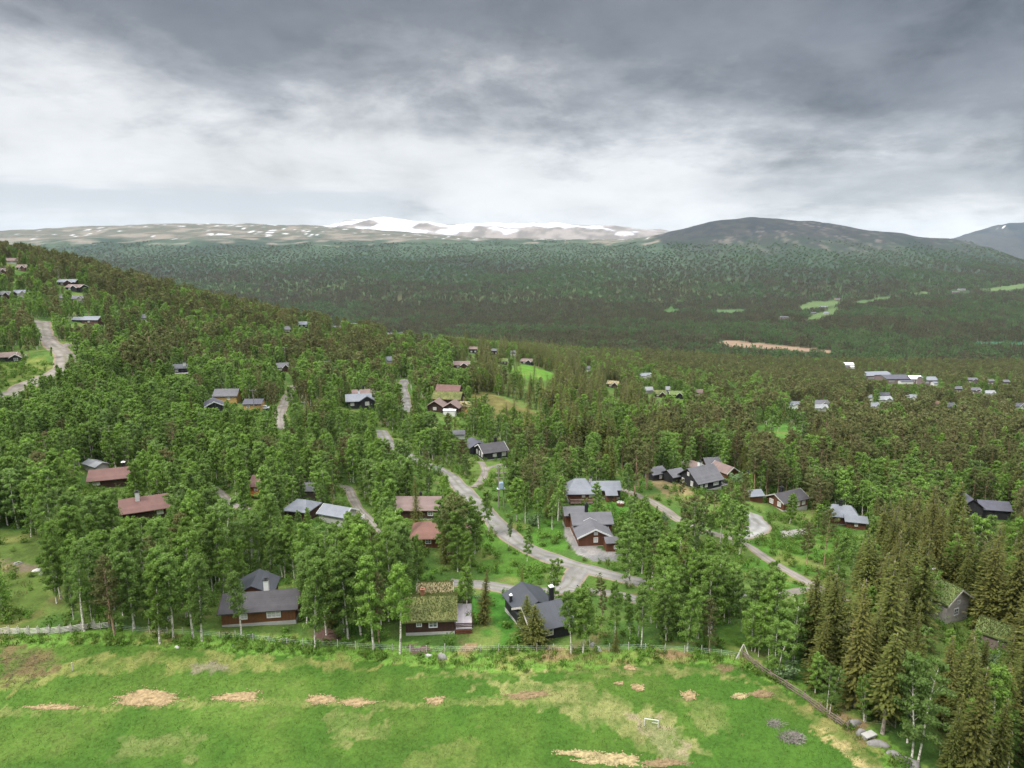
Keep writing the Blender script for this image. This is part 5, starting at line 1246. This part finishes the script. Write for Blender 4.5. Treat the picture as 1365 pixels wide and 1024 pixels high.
for (dsc, rel, lm), all_ in cells.items():
    all_.sort(key=lambda t: t['d'])
    n = len(all_); nr = max(1, math.ceil(n / 10)); rows = [['']] [0] if nr == 1 else (['front row ', 'back row '] if nr == 2 else ['front row ', 'middle row ', 'back row '] if nr == 3 else ['nearest row ', 'second row ', 'third row ', 'farthest row '])
    nr = len(rows)
    for j, rw in enumerate(rows):
        ts = sorted(all_[j * n // nr:(j + 1) * n // nr], key=lambda t: t['px'])
        for i, t in enumerate(ts):
            if len(ts) == 1: t['label'] = f'{rw}{dsc} standing {rel} {lm}'
            elif len(ts) == 2: t['label'] = f"{'left' if i == 0 else 'right'} one of two {rw}{plural(dsc)} {rel} {lm}"
            elif i == len(ts) - 1: t['label'] = f"rightmost of {rw}{plural(dsc)} {rel} {lm}"
            else: t['label'] = f"{ORD[min(i, 15)]}{'' if i == 0 else ' from left'} of {rw}{plural(dsc)} {rel} {lm}"
GRP = ['birch trees around the cabins', 'pine trees around the cabins', 'spruce trees around the cabins', 'willow bushes around the cabins']
for t in IND:
    r = plant(t); tag(r, t['label'], ['birch', 'pine', 'spruce', 'bush'][t['k']], GRP[t['k']])

# ------------------------------------------------------------------ woods nobody could count: one object of each kind, its trees instanced on points
def scatter(name, pts, rz, sc, idx, protos, label=None):
    me = bpy.data.meshes.new(name); n = len(pts)
    me.vertices.add(n); me.vertices.foreach_set('co', np.asarray(pts, np.float32).ravel())
    for nm, ty, v in (('rz', 'FLOAT', rz), ('tx', 'FLOAT', rng.uniform(-.06, .06, n)), ('ty', 'FLOAT', rng.uniform(-.06, .06, n)), ('idx', 'INT', idx)):
        a = me.attributes.new(nm, ty, 'POINT'); a.data.foreach_set('value', np.asarray(v))
    a = me.attributes.new('sc', 'FLOAT_VECTOR', 'POINT'); a.data.foreach_set('vector', np.asarray(sc, np.float32).ravel())
    me.update()
    col_ = bpy.data.collections.new(name + ' models')
    for i, m in enumerate(protos):
        col_.objects.link(bpy.data.objects.new(f'model {i:02d}', m))
    ng = bpy.data.node_groups.new(name, 'GeometryNodeTree')
    ng.interface.new_socket('Geometry', in_out='INPUT', socket_type='NodeSocketGeometry'); ng.interface.new_socket('Geometry', in_out='OUTPUT', socket_type='NodeSocketGeometry')
    N = ng.nodes; Lk = ng.links
    gi, go = N.new('NodeGroupInput'), N.new('NodeGroupOutput')
    ip = N.new('GeometryNodeInstanceOnPoints'); ci = N.new('GeometryNodeCollectionInfo')
    ci.inputs['Collection'].default_value = col_; ci.inputs['Separate Children'].default_value = True; ci.inputs['Reset Children'].default_value = True
    ip.inputs['Pick Instance'].default_value = True
    def att(nm, ty):
        q = N.new('GeometryNodeInputNamedAttribute'); q.data_type = ty; q.inputs['Name'].default_value = nm; return q.outputs['Attribute']
    cx_ = N.new('ShaderNodeCombineXYZ'); Lk.new(att('rz', 'FLOAT'), cx_.inputs[2])
    for q_, nm in enumerate(('tx', 'ty')): Lk.new(att(nm, 'FLOAT'), cx_.inputs[q_])
    er = N.new('FunctionNodeEulerToRotation'); Lk.new(cx_.outputs[0], er.inputs[0])
    Lk.new(gi.outputs[0], ip.inputs['Points']); Lk.new(ci.outputs[0], ip.inputs['Instance'])
    Lk.new(att('idx', 'INT'), ip.inputs['Instance Index']); Lk.new(er.outputs[0], ip.inputs['Rotation']); Lk.new(att('sc', 'FLOAT_VECTOR'), ip.inputs['Scale'])
    Lk.new(ip.outputs[0], go.inputs[0])
    o = link(name, me); o.modifiers.new('scatter', 'NODES').node_group = ng
    return tag(o, kind='stuff')
for k, ts in REST.items():
    if not ts: continue
    kind = KN[k]; nm_ = len(MODELS[kind])
    protos = [PROTO[kind, lv, i] for lv in (1, 2) for i in range(nm_)]
    s_ = np.array([t['h'] / MODELS[kind][t['m']].get('Ht', NOM[kind]) for t in ts])
    w_ = s_ * rng.uniform(.70, 1.10, len(ts)) * (1.2 if kind == 'spruce' else 1.0)
    scatter(['birch_wood', 'pine_wood', 'spruce_wood', 'willow_scrub'][k], [(t['x'], t['y'], t['z'] - .05) for t in ts], [t['rz'] for t in ts], np.stack([w_, w_, s_], 1),
            [t['m'] + (0 if t['d'] < 290 else nm_) for t in ts], protos)
# distant forest: from the near woods over the valley floor and up the far slopes, as groups of trees
def grove(seed, n, r_, conif):
    g = np.random.default_rng(seed); Vs = []
    for i in range(n):
        a, b = g.random() * 6.28, r_ * math.sqrt(g.random()); h = (7 + 6 * g.random()); x, y = math.cos(a) * b, math.sin(a) * b
        k = 44; t = g.random(k) ** .8
        wd = (1.5 * (1 - t) + .15) if g.random() < conif else 1.75 * np.sqrt(np.clip(1 - (2 * t - 1) ** 2, .02, 1))
        an = g.random(k) * 6.28; rr_ = wd * (.55 + .45 * g.random(k))
        cen = np.stack([x + np.cos(an) * rr_, y + np.sin(an) * rr_, h * (.16 + .84 * t)], 1)
        Vs.append(cards(cen, np.stack([np.cos(an), np.sin(an), np.full(k, .8)], 1) + g.normal(size=(k, 3)) * .3, 1.55, 1.15, g, .25))
    return np.concatenate(Vs)
gp_ = [qmesh('conifer grove', grove(200 + i, 11, 9.5, .9), M['far_leaf']) for i in range(4)] + [qmesh('birch grove', grove(300 + i, 11, 9.5, .05), M['far_green']) for i in range(3)]
def ring(y0, y1, step, wm):
    X, Y = [], []; y = y0
    while y < y1:
        w = y * wm; n = int(2 * w / step); X.append(-w + (np.arange(n) + .5) * step); Y.append(np.full(n, y)); y += step
    X, Y = np.concatenate(X), np.concatenate(Y)
    return X + rng.uniform(-.5, .5, len(X)) * step, Y + rng.uniform(-.5, .5, len(X)) * step
parts_ = [ring(980, 2300, 15.5, .86), ring(2300, 5200, 21.0, .84)]
X = np.concatenate([p[0] for p in parts_]); Y = np.concatenate([p[1] for p in parts_])
Z = H(X, Y); qx, qy, qd = proj(X, Y, Z)
tl = fbm(X / 130, Y / 130, 51, 4); tl2 = fbm(X / 300, Y / 300, 141, 4)
ok = (Z + (tl - .5) * 130 < 70) & (rng.random(len(X)) < .95 - .35 * sst(Z, -20, 65))
for poly, c in FAR_PATCHES: ok &= ~inpoly(qx, qy - 1.0, [(a, b) for a, b in poly])
for poly, c in FAR_PATCHES: ok &= ~((qd < 4000) & inpoly(qx, qy - 7 * F / qd, poly))
for (x0, y0, x1, y1, zc) in CLEAR:
    if zc > 700: ok &= ~((qd < zc + 12) & (qd > zc - 160) & (qx > x0 - 8) & (qx < x1 + 8) & (qy - 10 * F / qd < y1) & (qy > y0 - 2))
X, Y, Z, qd, tl2 = X[ok], Y[ok], Z[ok], qd[ok], tl2[ok]
green = sst(tl2, .46, .60) * .55 + .10 + .22 * (1 - sst(Y, 980, 1500)) + .12 * sst(Z, -120, 20)
isg = rng.random(len(X)) < green
sc = rng.uniform(.8, 1.2, len(X)) * np.where(qd > 2300, 1.1, 1.0) * (1 - .5 * sst(Z, -110, 50))
print('groves', len(X))
scatter('distant_forest', np.stack([X, Y, Z], 1), rng.random(len(X)) * 6.28, np.stack([sc, sc, sc * rng.uniform(.85, 1.15, len(X))], 1), np.where(isg, rng.integers(4, 7, len(X)), rng.integers(0, 4, len(X))).astype(int), gp_)

# ------------------------------------------------------------------ ground cover: grass on the field, weeds along the fence, heather and young growth under the trees
def tuft(seed, n, r_, h, w):
    g = np.random.default_rng(seed); V = []
    for i in range(n):
        a, b = g.random() * 6.28, r_ * math.sqrt(g.random()); x, y = math.cos(a) * b, math.sin(a) * b; hh = h * (.5 + .7 * g.random()); an = g.random() * 6.28
        dx_, dy_ = math.cos(an) * w, math.sin(an) * w; lx, ly = (g.random(2) - .5) * h * .9
        V += [(x - dx_, y - dy_, -.02), (x + dx_, y + dy_, -.02), (x + lx + dx_ * .3, y + ly + dy_ * .3, hh), (x + lx - dx_ * .3, y + ly - dy_ * .3, hh)]
    return np.array(V)
M['grass_leaf'] = leafmat('meadow grass blades', (0.045, 0.098, 0.012), (0.080, 0.140, 0.021), (0.085, 0.118, 0.026), 0.35)
M['dry_grass'] = leafmat('dry grass blades', (0.11, 0.12, 0.036), (0.19, 0.17, 0.065), (0.09, 0.115, 0.03), 0.3)
def cover(name, y0, y1, step, protos, accept, smin, smax):
    X, Y = gridpts(y0, y1, step); Z = H(X, Y); qx, qy, qd = proj(X, Y, Z)
    ok, idx = accept(X, Y, Z, qx, qy, qd)
    ok &= (qx > -60) & (qx < 1425) & (qy < 1060)
    X, Y, Z, idx = X[ok], Y[ok], Z[ok], idx[ok]
    sc = rng.uniform(smin, smax, len(X))
    scatter(name, np.stack([X, Y, Z], 1), rng.random(len(X)) * 6.28, np.stack([sc, sc, sc * rng.uniform(.7, 1.2, len(X))], 1), idx.astype(int), protos)
FENCE_STRIP = [(-900,838),(130,843),(340,846),(600,862),(850,862),(985,872),(1060,905),(1230,1024),(1400,1130),(1400,1900),(-900,1900)]
def off_roads(X, Y):
    d = np.full(len(X), 1e9)
    for nm, hw, line in ROAD_XY: d = np.minimum(d, segdist(X, Y, line[::4] + [line[-1]]) - hw)
    ok = d > .6
    for fx_, fy_, fr_ in FOOT: ok &= np.hypot(X - fx_, Y - fy_) > fr_ * .9
    return ok
def on_field(X, Y, Z, qx, qy, qd):
    f = inpoly(qx, qy, FIELD); w = fbm(X / 6, Y / 6, 2, 3) * .6 + fbm(X / 30, Y / 30, 1, 4) * .4
    dry_ = rng.random(len(X)) < sst(w, .55, .72) * .6 + .03
    return f & (rng.random(len(X)) < .75), np.where(dry_, rng.integers(2, 4, len(X)), rng.integers(0, 2, len(X)))
cover('grass', 66, 118, .55, [qmesh('grass tuft', tuft(400 + i, 16, .34, .13, .022), M['grass_leaf']) for i in range(2)] + [qmesh('dry tuft', tuft(410 + i, 13, .32, .14, .016), M['dry_grass']) for i in range(2)], on_field, .7, 1.25)
def in_strip(X, Y, Z, qx, qy, qd):
    f = inpoly(qx, qy - 3, FENCE_STRIP) & ~inpoly(qx, qy, FIELD)
    w = fbm(X / 4, Y / 4, 151, 3)
    r_ = rng.random(len(X))
    return f & (r_ < .8), np.where(w > .56, rng.integers(2, 4, len(X)), np.where(rng.random(len(X)) < .35, 4, rng.integers(0, 2, len(X))))
herb = qmesh('herb clump', bush(421, .8, .5, 90, .20)[1], M['herb_leaf'])
cover('weeds', 66, 128, .7, [qmesh('tall grass', tuft(430 + i, 22, .36, .42, .025), M['grass_leaf']) for i in range(2)] + [qmesh('tall dry grass', tuft(440 + i, 18, .36, .40, .02), M['dry_grass']) for i in range(2)] + [herb], in_strip, .7, 1.5)
def under(X, Y, Z, qx, qy, qd):
    f = ~inpoly(qx, qy, FENCE_STRIP) & off_roads(X, Y) & ~inpoly(qx, qy, YARD) & ~inpoly(qx, qy, YARD2)
    for p, c in PATCHES: f &= ~(inpoly(qx, qy, p) & (rng.random(len(X)) < .35))
    w = fbm(X / 5, Y / 5, 161, 3)
    return f & (rng.random(len(X)) < .15 + .8 * sst(w, .42, .62)), rng.integers(0, 4, len(X))
cover('undergrowth', 92, 300, 1.55, [qmesh('low growth', bush(451 + i, 1.0 + .4 * i, .8, 130, .24)[1], M['herb_leaf']) for i in range(3)] + [qmesh('rough grass', tuft(460, 34, .8, .5, .03), M['dry_grass'])], under, .6, 1.5)

# ------------------------------------------------------------------ fences
def gz(x, y): return float(H(x, y)[0])
def along(pts, step):
    q = [(v.x, v.y) for v in ats(pts)]; out = []; d = 0.0
    for (x1, y1), (x2, y2) in zip(q[:-1], q[1:]):
        L_ = math.hypot(x2 - x1, y2 - y1)
        while d < L_: t = d / L_; out.append((x1 + (x2 - x1) * t, y1 + (y2 - y1) * t)); d += step
        d -= L_
    return out + [q[-1]]
def post(root, ox, oy, x, y, h, r_, mat, lean=.06, name='post'):
    z = gz(x, y); a, b = (random.random() - .5) * 2 * lean * h, (random.random() - .5) * 2 * lean * h
    return MB().tube([(x - ox, y - oy, z - .4), (x - ox + a, y - oy + b, z + h)], [r_, r_ * .85], 6).build(name, M[mat], root)
def wire_fence(pts, label, step=2.7):
    P_ = along(pts, step); ox, oy = P_[0]; root = tag(empty('wire_fence', (ox, oy, 0)), label, 'fence')
    tops = []
    for x, y in P_:
        x += (random.random() - .5) * .5; y += (random.random() - .5) * .25; h = 1.05 + .35 * random.random()
        post(root, ox, oy, x, y, h, .058, 'fence_wood', .07); tops.append((x - ox, y - oy, gz(x, y)))
    w = MB()
    for a, b in zip(tops[:-1], tops[1:]):
        for hh in (.35, .65, .92): w.tube([(a[0], a[1], a[2] + hh), (b[0], b[1], b[2] + hh)], .008, 3, cap=False)
    tag(w.build('wire', M['galv'], root))
    return root
wire_fence([(133,839),(160,841),(220,846),(290,850),(345,854),(410,862),(480,865),(560,871),(640,869),(700,868),(760,869),(850,866),(905,869),(958,874),(982,877)], 'thin wire fence on slanting grey posts along the edge of the field')
def pole_fence(pts, label):
    P_ = along(pts, 1.5); ox, oy = P_[0]; root = tag(empty('pole_fence', (ox, oy, 0)), label, 'fence')
    for i, (x, y) in enumerate(P_):
        for s in (-.14, .14): post(root, ox, oy, x, y + s, 1.45, .045, 'fence_wood', .03)
    for i in range(len(P_)):                                   # slanting split poles, one end on the ground
        for k in range(4):
            x, y = P_[i]; j = min(i + 2, len(P_) - 1); x2, y2 = P_[j]
            if j == i: x2, y2 = x + 2.0, y
            MB().tube([(x - ox, y - oy, gz(x, y) + .05 + .22 * k), (x2 - ox + .2, y2 - oy, gz(x2, y2) + .42 + .24 * k)], .05, 5).build('pole', M['fence_wood'], root)
    x, y = P_[-1]
    MB().tube([(x - ox - 1.6, y - oy - .5, gz(x, y) + 1.0), (x - ox + .3, y - oy - .2, gz(x, y) + .1)], .05, 5).build('brace', M['fence_wood'], root)
pole_fence([(-14,845),(20,846),(60,846),(95,843),(126,838)], 'silver grey fence of slanting split poles at the left edge of the field')
def timber_fence(pts, label):
    P_ = along(pts, 2.6); ox, oy = P_[0]; root = tag(empty('timber_fence', (ox, oy, 0)), label, 'fence')
    for x, y in P_: post(root, ox, oy, x, y, 1.25, .09, 'old_wood', .08)
    for (x, y), (x2, y2) in zip(P_[:-1], P_[1:]):
        for hh in (.30, .62, .95):
            MB().tube([(x - ox, y - oy, gz(x, y) + hh + (random.random() - .5) * .2), ((x + x2) / 2 - ox, (y + y2) / 2 - oy, gz((x + x2) / 2, (y + y2) / 2) + hh - .06), (x2 - ox, y2 - oy, gz(x2, y2) + hh + (random.random() - .5) * .2)], [.085, .075, .06], 6).build('rail', M['old_wood'], root)
    x, y = P_[0]; z = gz(x, y)
    for a, b in ((-1.1, -.5), (.9, -.7), (.3, 1.0)): MB().tube([(a, b, gz(x + a, y + b) - .1), (.05 * a, .05 * b, z + 1.9)], [.08, .06], 6).build('brace', M['fence_wood'], root)
timber_fence([(990,875),(1005,888),(1022,901),(1045,915),(1070,931),(1092,948),(1113,963),(1130,974)], 'old dark timber rail fence with crossed corner posts between field and spruces')

# ------------------------------------------------------------------ stones, heaps, marks on the field
def blob(name, px_, py_, rx, ry, h, mat, label, cat, seed, n=14, group=None, sink=.15, rz=0.0):
    g = np.random.default_rng(seed); p = at(px_, py_); V, Fc = [], []
    NR = 7
    for i in range(NR):
        t = i / (NR - 1) * math.pi * .55
        for k in range(n):
            a = 2 * math.pi * k / n; m = 1 + .26 * math.sin(2 * a + seed) + .16 * math.sin(3 * a + 1.7 * seed) + .14 * (g.random() - .5)
            V.append((math.cos(a) * rx * math.sin(t + .02) * m, math.sin(a) * ry * math.sin(t + .02) * m, h * math.cos(t) * (1 + .2 * (g.random() - .5)) - sink * h))
    for i in range(NR - 1):
        for k in range(n): Fc.append((i * n + k, i * n + (k + 1) % n, (i + 1) * n + (k + 1) % n, (i + 1) * n + k))
    Fc.append(tuple(range(n))[::-1])
    o = MB().add(V, Fc).build(name, M[mat], None, True); o.location = p; o.rotation_euler = (0, 0, rz)
    return tag(o, label, cat, group)
for i, (x, y, rx, ry, h, label) in enumerate([
    (589, 877, .75, .6, .85, 'big grey boulder at the field edge below the dark turf roofed cabin'),
    (798, 866, .55, .5, .35, 'round pale flat stone between birch trunks at the wire fence'),
    (790, 860, .5, .4, .45, 'brownish stone just behind the round pale flat stone'),
    (1138, 965, .9, .6, .6, 'grey boulder at the lower end of the old timber fence'),
    (1148, 978, .6, .5, .75, 'upright grey boulder beside the flat white slab'),
    (1170, 992, 1.1, .7, .55, 'dark long boulder right of the flat white slab'),
    (1192, 1006, .8, .6, .5, 'grey boulder under the big birch at the bottom right'),
    (1212, 1018, 1.3, .9, .6, 'large flat boulder at the bottom right edge of the field'),
    (49, 761, .8, .6, .45, 'pale boulder in the left rough meadow'), (24, 752, .7, .5, .6, 'grey boulder beside timber in the left rough meadow'),
    (57, 765, .6, .5, .3, 'small grey boulder below the pale boulder in the left meadow'),
    (571, 874, .45, .35, .3, 'small pale stone left of the big grey boulder'), (236, 863, .35, .3, .3, 'small white stone under birches by the wire fence'),
    (311, 860, .3, .25, .25, 'small white stone left of the sparse birch at the long cabin')]):
    blob('boulder', x, y, rx, ry, h, 'stone' if i not in (1, 8, 11, 12, 13) else 'concrete', label, 'boulder', 500 + i, 11, 'boulders around the field')
p = at(1158, 984); tag(MB().box((0, 0, .5), (1.7, .9, .16), .4).box((-.5, -.1, .15), (.4, .5, .7)).box((.5, .15, .15), (.4, .5, .7)).build('stone_slab', M['concrete']), 'flat white slab lying on stones below the old timber fence', 'slab').location = p
HEAPS = [(72,943,27,4,'chips','low orange wood chip heap at the far left of the field'),(200,932,36,11,'chips','largest orange wood chip heap, peaked, at left'),(186,938,24,4,'chips','flat skirt of chips at the foot of the largest heap'),(312,930,30,8,'chips','wide orange wood chip heap, second from left'),
         (428,933,16,7,'chips','round orange chip heap left of a longer one'),(473,937,20,6,'chips','longer orange chip heap right of the round one'),(581,934,11,6,'chips','small lone orange chip heap below the boulder'),(708,927,27,6,'chips_brown','curved brown chip strip at the middle of the field'),
         (839,891,7,3,'chips','small chip patch nearest the wire fence'),(826,911,5,2,'chips','tiny chip patch left of the oval one'),(850,917,9,5,'chips','oval chip patch right of the tiny one'),
         (918,928,9,6,'chips','slanting chip patch beside the small goal'),(985,928,10,4,'straw','pale slanting straw strip, left of two'),(1015,925,10,5,'chips_brown','brown slanting chip strip, right of two'),
         (768,1004,24,5,'straw','ragged straw patch at the bottom, left of two'),(788,1014,18,4,'straw','small straw strip below the ragged one'),(826,1012,30,9,'straw','broad straw patch at the bottom edge, right of two'),(885,1017,26,4,'chips_brown','brown chip patch at the bottom right of the straw')]
def patch_mesh(px_, py_, wpx, hpx, seed):
    """a spread heap: a thin mound with a ragged outline lying on the ground"""
    p = at(px_, py_); m = p - Vector((0, 0, CAMZ)); d = (m.y * cp_ - m.z * sp_); rx = wpx * d / F; ry = hpx * .72 * d / F / .60
    n, NR = 120, 10; V, Fc = [], []
    ak = np.arange(n) * 2 * math.pi / n
    edge = 1 + 1.1 * (fbm(np.cos(ak) * 1.1 + seed * 3.1, np.sin(ak) * 1.1, 171, 4, .62) - .5) * 1.5 + .35 * (vnoise(ak * 9, ak * 0 + seed, 7) - .5)
    for i in range(NR):
        t = i / (NR - 1)
        for k in range(n):
            a = ak[k]; rg = 1 + (edge[k] - 1) * t ** .7
            if t == 1: rg *= 1 + .22 * (random.random() - .5)
            x, y = math.cos(a) * rx * t * rg, math.sin(a) * ry * t * rg
            z = gz(p.x + x, p.y + y) - p.z + (.03 + .12 * min(ry / 3.0, 1.2)) * (1 - t) ** 1.3 * (.8 + .4 * random.random()) + .03 * (1 - t) - (.03 if t == 1 else 0) + .02
            V.append((x, y, z))
    for i in range(NR - 1):
        for k in range(n): Fc.append((i * n + k, i * n + (k + 1) % n, (i + 1) * n + (k + 1) % n, (i + 1) * n + k))
    g = np.random.default_rng(seed); fl = MB()
    for q in range(int(120 + 26 * rx * ry)):
        a = g.random() * 6.283; t = .55 + .75 * g.random() ** 1.6; e = edge[int(a / 6.2832 * n) % n]; x, y = math.cos(a) * rx * t * e, math.sin(a) * ry * t * e
        z = gz(p.x + x, p.y + y) - p.z + .05; an = g.random() * 6.28; u, v_ = .07 + .07 * g.random(), .04 + .04 * g.random(); ca, sa = math.cos(an), math.sin(an)
        fl.add([(x + (i_ * u * ca - j_ * v_ * sa), y + (i_ * u * sa + j_ * v_ * ca), z + .05 * (g.random() - .3)) for i_, j_ in ((-1, -1), (1, -1), (1, 1), (-1, 1))], [(0, 1, 2, 3)])
    return p, V, Fc, fl
for i, (x, y, w, h, mat, label) in enumerate(HEAPS):
    p, V, Fc, fl = patch_mesh(x, y, w, h, i + 1)
    o = MB().add(V, Fc).build('wood_chip_heap' if mat != 'straw' else 'straw_patch', M[mat]); o.location = p
    tag(fl.build('loose_chips', M[mat], o), kind='stuff')
    tag(o, label, 'wood chips' if mat != 'straw' else 'straw', 'heaps spread over the field')
def brush(px_, py_, r_, h, n, mat, label, seed):
    g = np.random.default_rng(seed); m = MB(); p = at(px_, py_)
    for i in range(n):
        a, b = g.random() * 6.28, r_ * math.sqrt(g.random()); x, y = math.cos(a) * b * 1.5, math.sin(a) * b; z = gz(p.x + x, p.y + y) - p.z + h * g.random() * (1 - b / r_ * .7)
        an, L_ = g.random() * 6.28, .3 + .6 * g.random()
        m.tube([(x, y, z), (x + math.cos(an) * L_, y + math.sin(an) * L_, z + (g.random() - .3) * .35)], [.03, .012], 3, cap=False)
    o = m.build('brush_heap', M[mat]); o.location = p; return tag(o, label, 'brush heap')
brush(20, 893, 3.6, .7, 420, 'brush', 'sprawling heap of brown dead branches at the left edge of the field', 601)
brush(1056, 984, 1.0, .45, 260, 'brush_grey', 'small heap of grey branches near the lower right of the field', 602)
brush(1034, 966, .7, .2, 110, 'brush_grey', 'tiny scatter of grey twigs left of the grey branch heap', 603)
# small goal: a white tube frame
p = at(868, 969); gm = empty('goal', p, R(-12)); tag(gm, 'small white tubular goal frame standing on the bare strip of the field', 'goal')
for x in (-.85, .85):
    MB().tube([(x, 0, 0), (x, 0, 1.05)], .045, 6).build('post', M['white'], gm)
    MB().tube([(x, 0, 1.02), (x, .75, .04)], .035, 6).build('side_brace', M['white'], gm)
MB().tube([(-.85, 0, 1.05), (.85, 0, 1.05)], .045, 6).build('crossbar', M['white'], gm); MB().tube([(-.85, .75, .05), (.85, .75, .05)], .035, 6).build('base_bar', M['white'], gm)
p = at(97, 894); tag(MB().box((0, 0, .6), (.1, .1, 1.3)).box((0, -.04, 1.1), (.13, .03, .2)).build('marker_post', M['fence_wood']), 'lone pale marker post standing in grass at the left of the field', 'post').location = p

# ------------------------------------------------------------------ poles
def pylon(px_, py_, h, label, w=2.2, trafo=False, arms=1):
    p = at(px_, py_); r = tag(empty('power_pole', p, R(8)), label, 'power pole', 'power poles among the trees')
    for s in ((-1, 1) if w else (0,)): MB().tube([(s * w / 2, 0, -.5), (s * w / 2, 0, h)], [.16, .12], 8).build('pole', M['pole_wood'], r)
    for k in range(arms):
        MB().box((0, 0, h - .35 - k * 1.3), (max(w, 1.0) + 1.4, .16, .16)).build('crossarm', M['pole_wood'], r)
    for x in (-max(w, 1) / 2 - .5, 0, max(w, 1) / 2 + .5): MB().tube([(x, 0, h - .28), (x, 0, h + .12)], [.07, .05], 6).build('insulator', M['trafo'], r)
    if trafo:
        t = MB().box((0, -.35, h * .55), (1.1, .9, 1.5)).box((0, -.35, h * .55 + .82), (.8, .6, .16)).build('transformer', M['trafo'], r)
        for x in (-.3, 0, .3): MB().tube([(x, -.35, h * .55 + .9), (x, -.35, h * .55 + 1.3)], [.06, .04], 6).build('bushing', M['white'], t)
        MB().box((0, 0, h * .55 - .9), (w + .8, 1.2, .1)).build('platform', M['galv'], r)
pylon(668, 677, 11, 'twin wooden pole with pale blue transformer beside the main gravel road', 1.3, True, 3)
pylon(437, 508, 10, 'tall twin wooden pole above the slate grey cross gabled house', 2.2)
pylon(425, 522, 8, 'lower twin wooden pole left of the tall one above the slate grey house', 2.2)
pylon(77, 378, 10, 'twin wooden pole behind the pair of cabins high on the hillside', 2.2)
pylon(381, 488, 10, 'single wooden pole with crossarm behind the white edged small cabin', 0)
pylon(408, 568, 9, 'single grey pole in the birch wood right of the small gravel lane', 0)
pylon(339, 549, 8.5, 'single pale pole in front of the honey coloured cabin', 0)
pylon(1008, 640, 10, 'single grey pole among trees behind the parked blue car', 0)
p = at(734, 778); lm_ = tag(empty('lamp_post', p), 'short black garden lamp with white globe on the grass by the gravel road junction', 'lamp')
MB().tube([(0, 0, -.2), (0, 0, 1.9)], .05, 6).build('post', M['soot'], lm_); MB().add(*(lambda r_: ([(r_ * math.sin(a) * math.cos(b), r_ * math.sin(a) * math.sin(b), 2.1 + r_ * math.cos(a)) for a in (0.05, .8, 1.57, 2.3, 3.1) for b in [k * 6.283 / 8 for k in range(8)]], [(i * 8 + k, i * 8 + (k + 1) % 8, i * 8 + 8 + (k + 1) % 8, i * 8 + 8 + k) for i in range(4) for k in range(8)]))(.22)).build('globe', M['white'], lm_)

# ------------------------------------------------------------------ cars
def car(px_, py_, yaw, mat, label):
    p = at(px_, py_); r = tag(empty('parked_car', p + Vector((0, 0, .12)), R(yaw)), label, 'car', 'parked cars')
    side = [(-2.15, .35), (2.15, .35), (2.2, .75), (1.3, .92), (.7, 1.42), (-1.1, 1.45), (-1.95, .98), (-2.2, .85)]
    n = len(side); v = [(x, s * (.86 if z < 1 else .70), z) for s in (-1, 1) for x, z in side]
    MB().add(v, [tuple(range(n))[::-1], tuple(range(n, 2 * n))] + [(i, (i + 1) % n, n + (i + 1) % n, n + i) for i in range(n)]).build('body', M[mat], r)
    for s in (-1, 1):
        MB().add([(1.15, s * .80, .95), (.66, s * .735, 1.36), (-1.05, s * .735, 1.38), (-1.7, s * .80, 1.0), (1.15, s * .83, .95), (.66, s * .765, 1.36), (-1.05, s * .765, 1.38), (-1.7, s * .83, 1.0)], [(0, 1, 2, 3), (7, 6, 5, 4), (0, 4, 5, 1), (1, 5, 6, 2), (2, 6, 7, 3), (3, 7, 4, 0)]).build('side_window', M['glass'], r)
        for x in (-1.35, 1.35):
            w = MB().tube([(x, s * .70, .33), (x, s * .92, .33)], .33, 12).build('wheel', M['rubber'], r); MB().tube([(x, s * .90, .33), (x, s * .935, .33)], .19, 8).build('rim', M['galv'], w)
        MB().box((2.18, s * .62, .68), (.08, .32, .16)).build('headlight', M['white'], r); MB().box((-2.18, s * .66, .78), (.08, .25, .18)).build('tail_light', M['lamp_red'], r)
    MB().add([(1.27, -.7, .95), (1.27, .7, .95), (.74, .6, 1.39), (.74, -.6, 1.39), (1.31, -.7, .97), (1.31, .7, .97), (.78, .6, 1.41), (.78, -.6, 1.41)], [(0, 1, 2, 3), (7, 6, 5, 4), (0, 4, 5, 1), (1, 5, 6, 2), (2, 6, 7, 3), (3, 7, 4, 0)]).build('windscreen', M['glass'], r)
car(996, 635, 20, 'blue_car', 'dark blue car parked beside the rust brown annex')
car(353, 546, 8, 'white_car', 'white car parked right of the honey coloured cabin')
car(509, 521, -20, 'black_car', 'black car parked behind the slate grey cross gabled house')
p = at(827, 674); pl = tag(empty('flower_planter', p), 'round brown timber planter with white flowers on the lawn by the grey hip roof', 'planter')
MB().tube([(0, 0, -.2), (0, 0, .75)], [1.0, 1.05], 12).build('tub', M['rust_wood'], pl)
qf = MB(); gq = np.random.default_rng(9)
for i in range(60):
    a, b = gq.random() * 6.28, .95 * math.sqrt(gq.random()); qf.box((math.cos(a) * b, math.sin(a) * b, .8 + .25 * gq.random()), (.13, .13, .06), a)
qf.build('flowers', M['white'], pl)['kind'] = 'stuff'

# ------------------------------------------------------------------ the air: thin even haze in one closed box
def haze_box():
    m, ns = newmat('thin valley haze'); N, L, nd, mth, mix, ramp = ns
    v = nd('ShaderNodeVolumePrincipled', ins={'Color': (0.70, 0.84, 1.0, 1), 'Density': HAZE, 'Anisotropy': 0.0})
    L.new(v.outputs[0], nd('ShaderNodeOutputMaterial').inputs['Volume'])
    zlo, zhi = float(min(GZ.min(), -161)) - 2.0, 560.0
    o = MB().box((0, 3000, (zlo + zhi) / 2), (26000, 24000, zhi - zlo)).build('haze', m)
    tag(o, kind='stuff')
HAZE = 2.0e-5
haze_box()
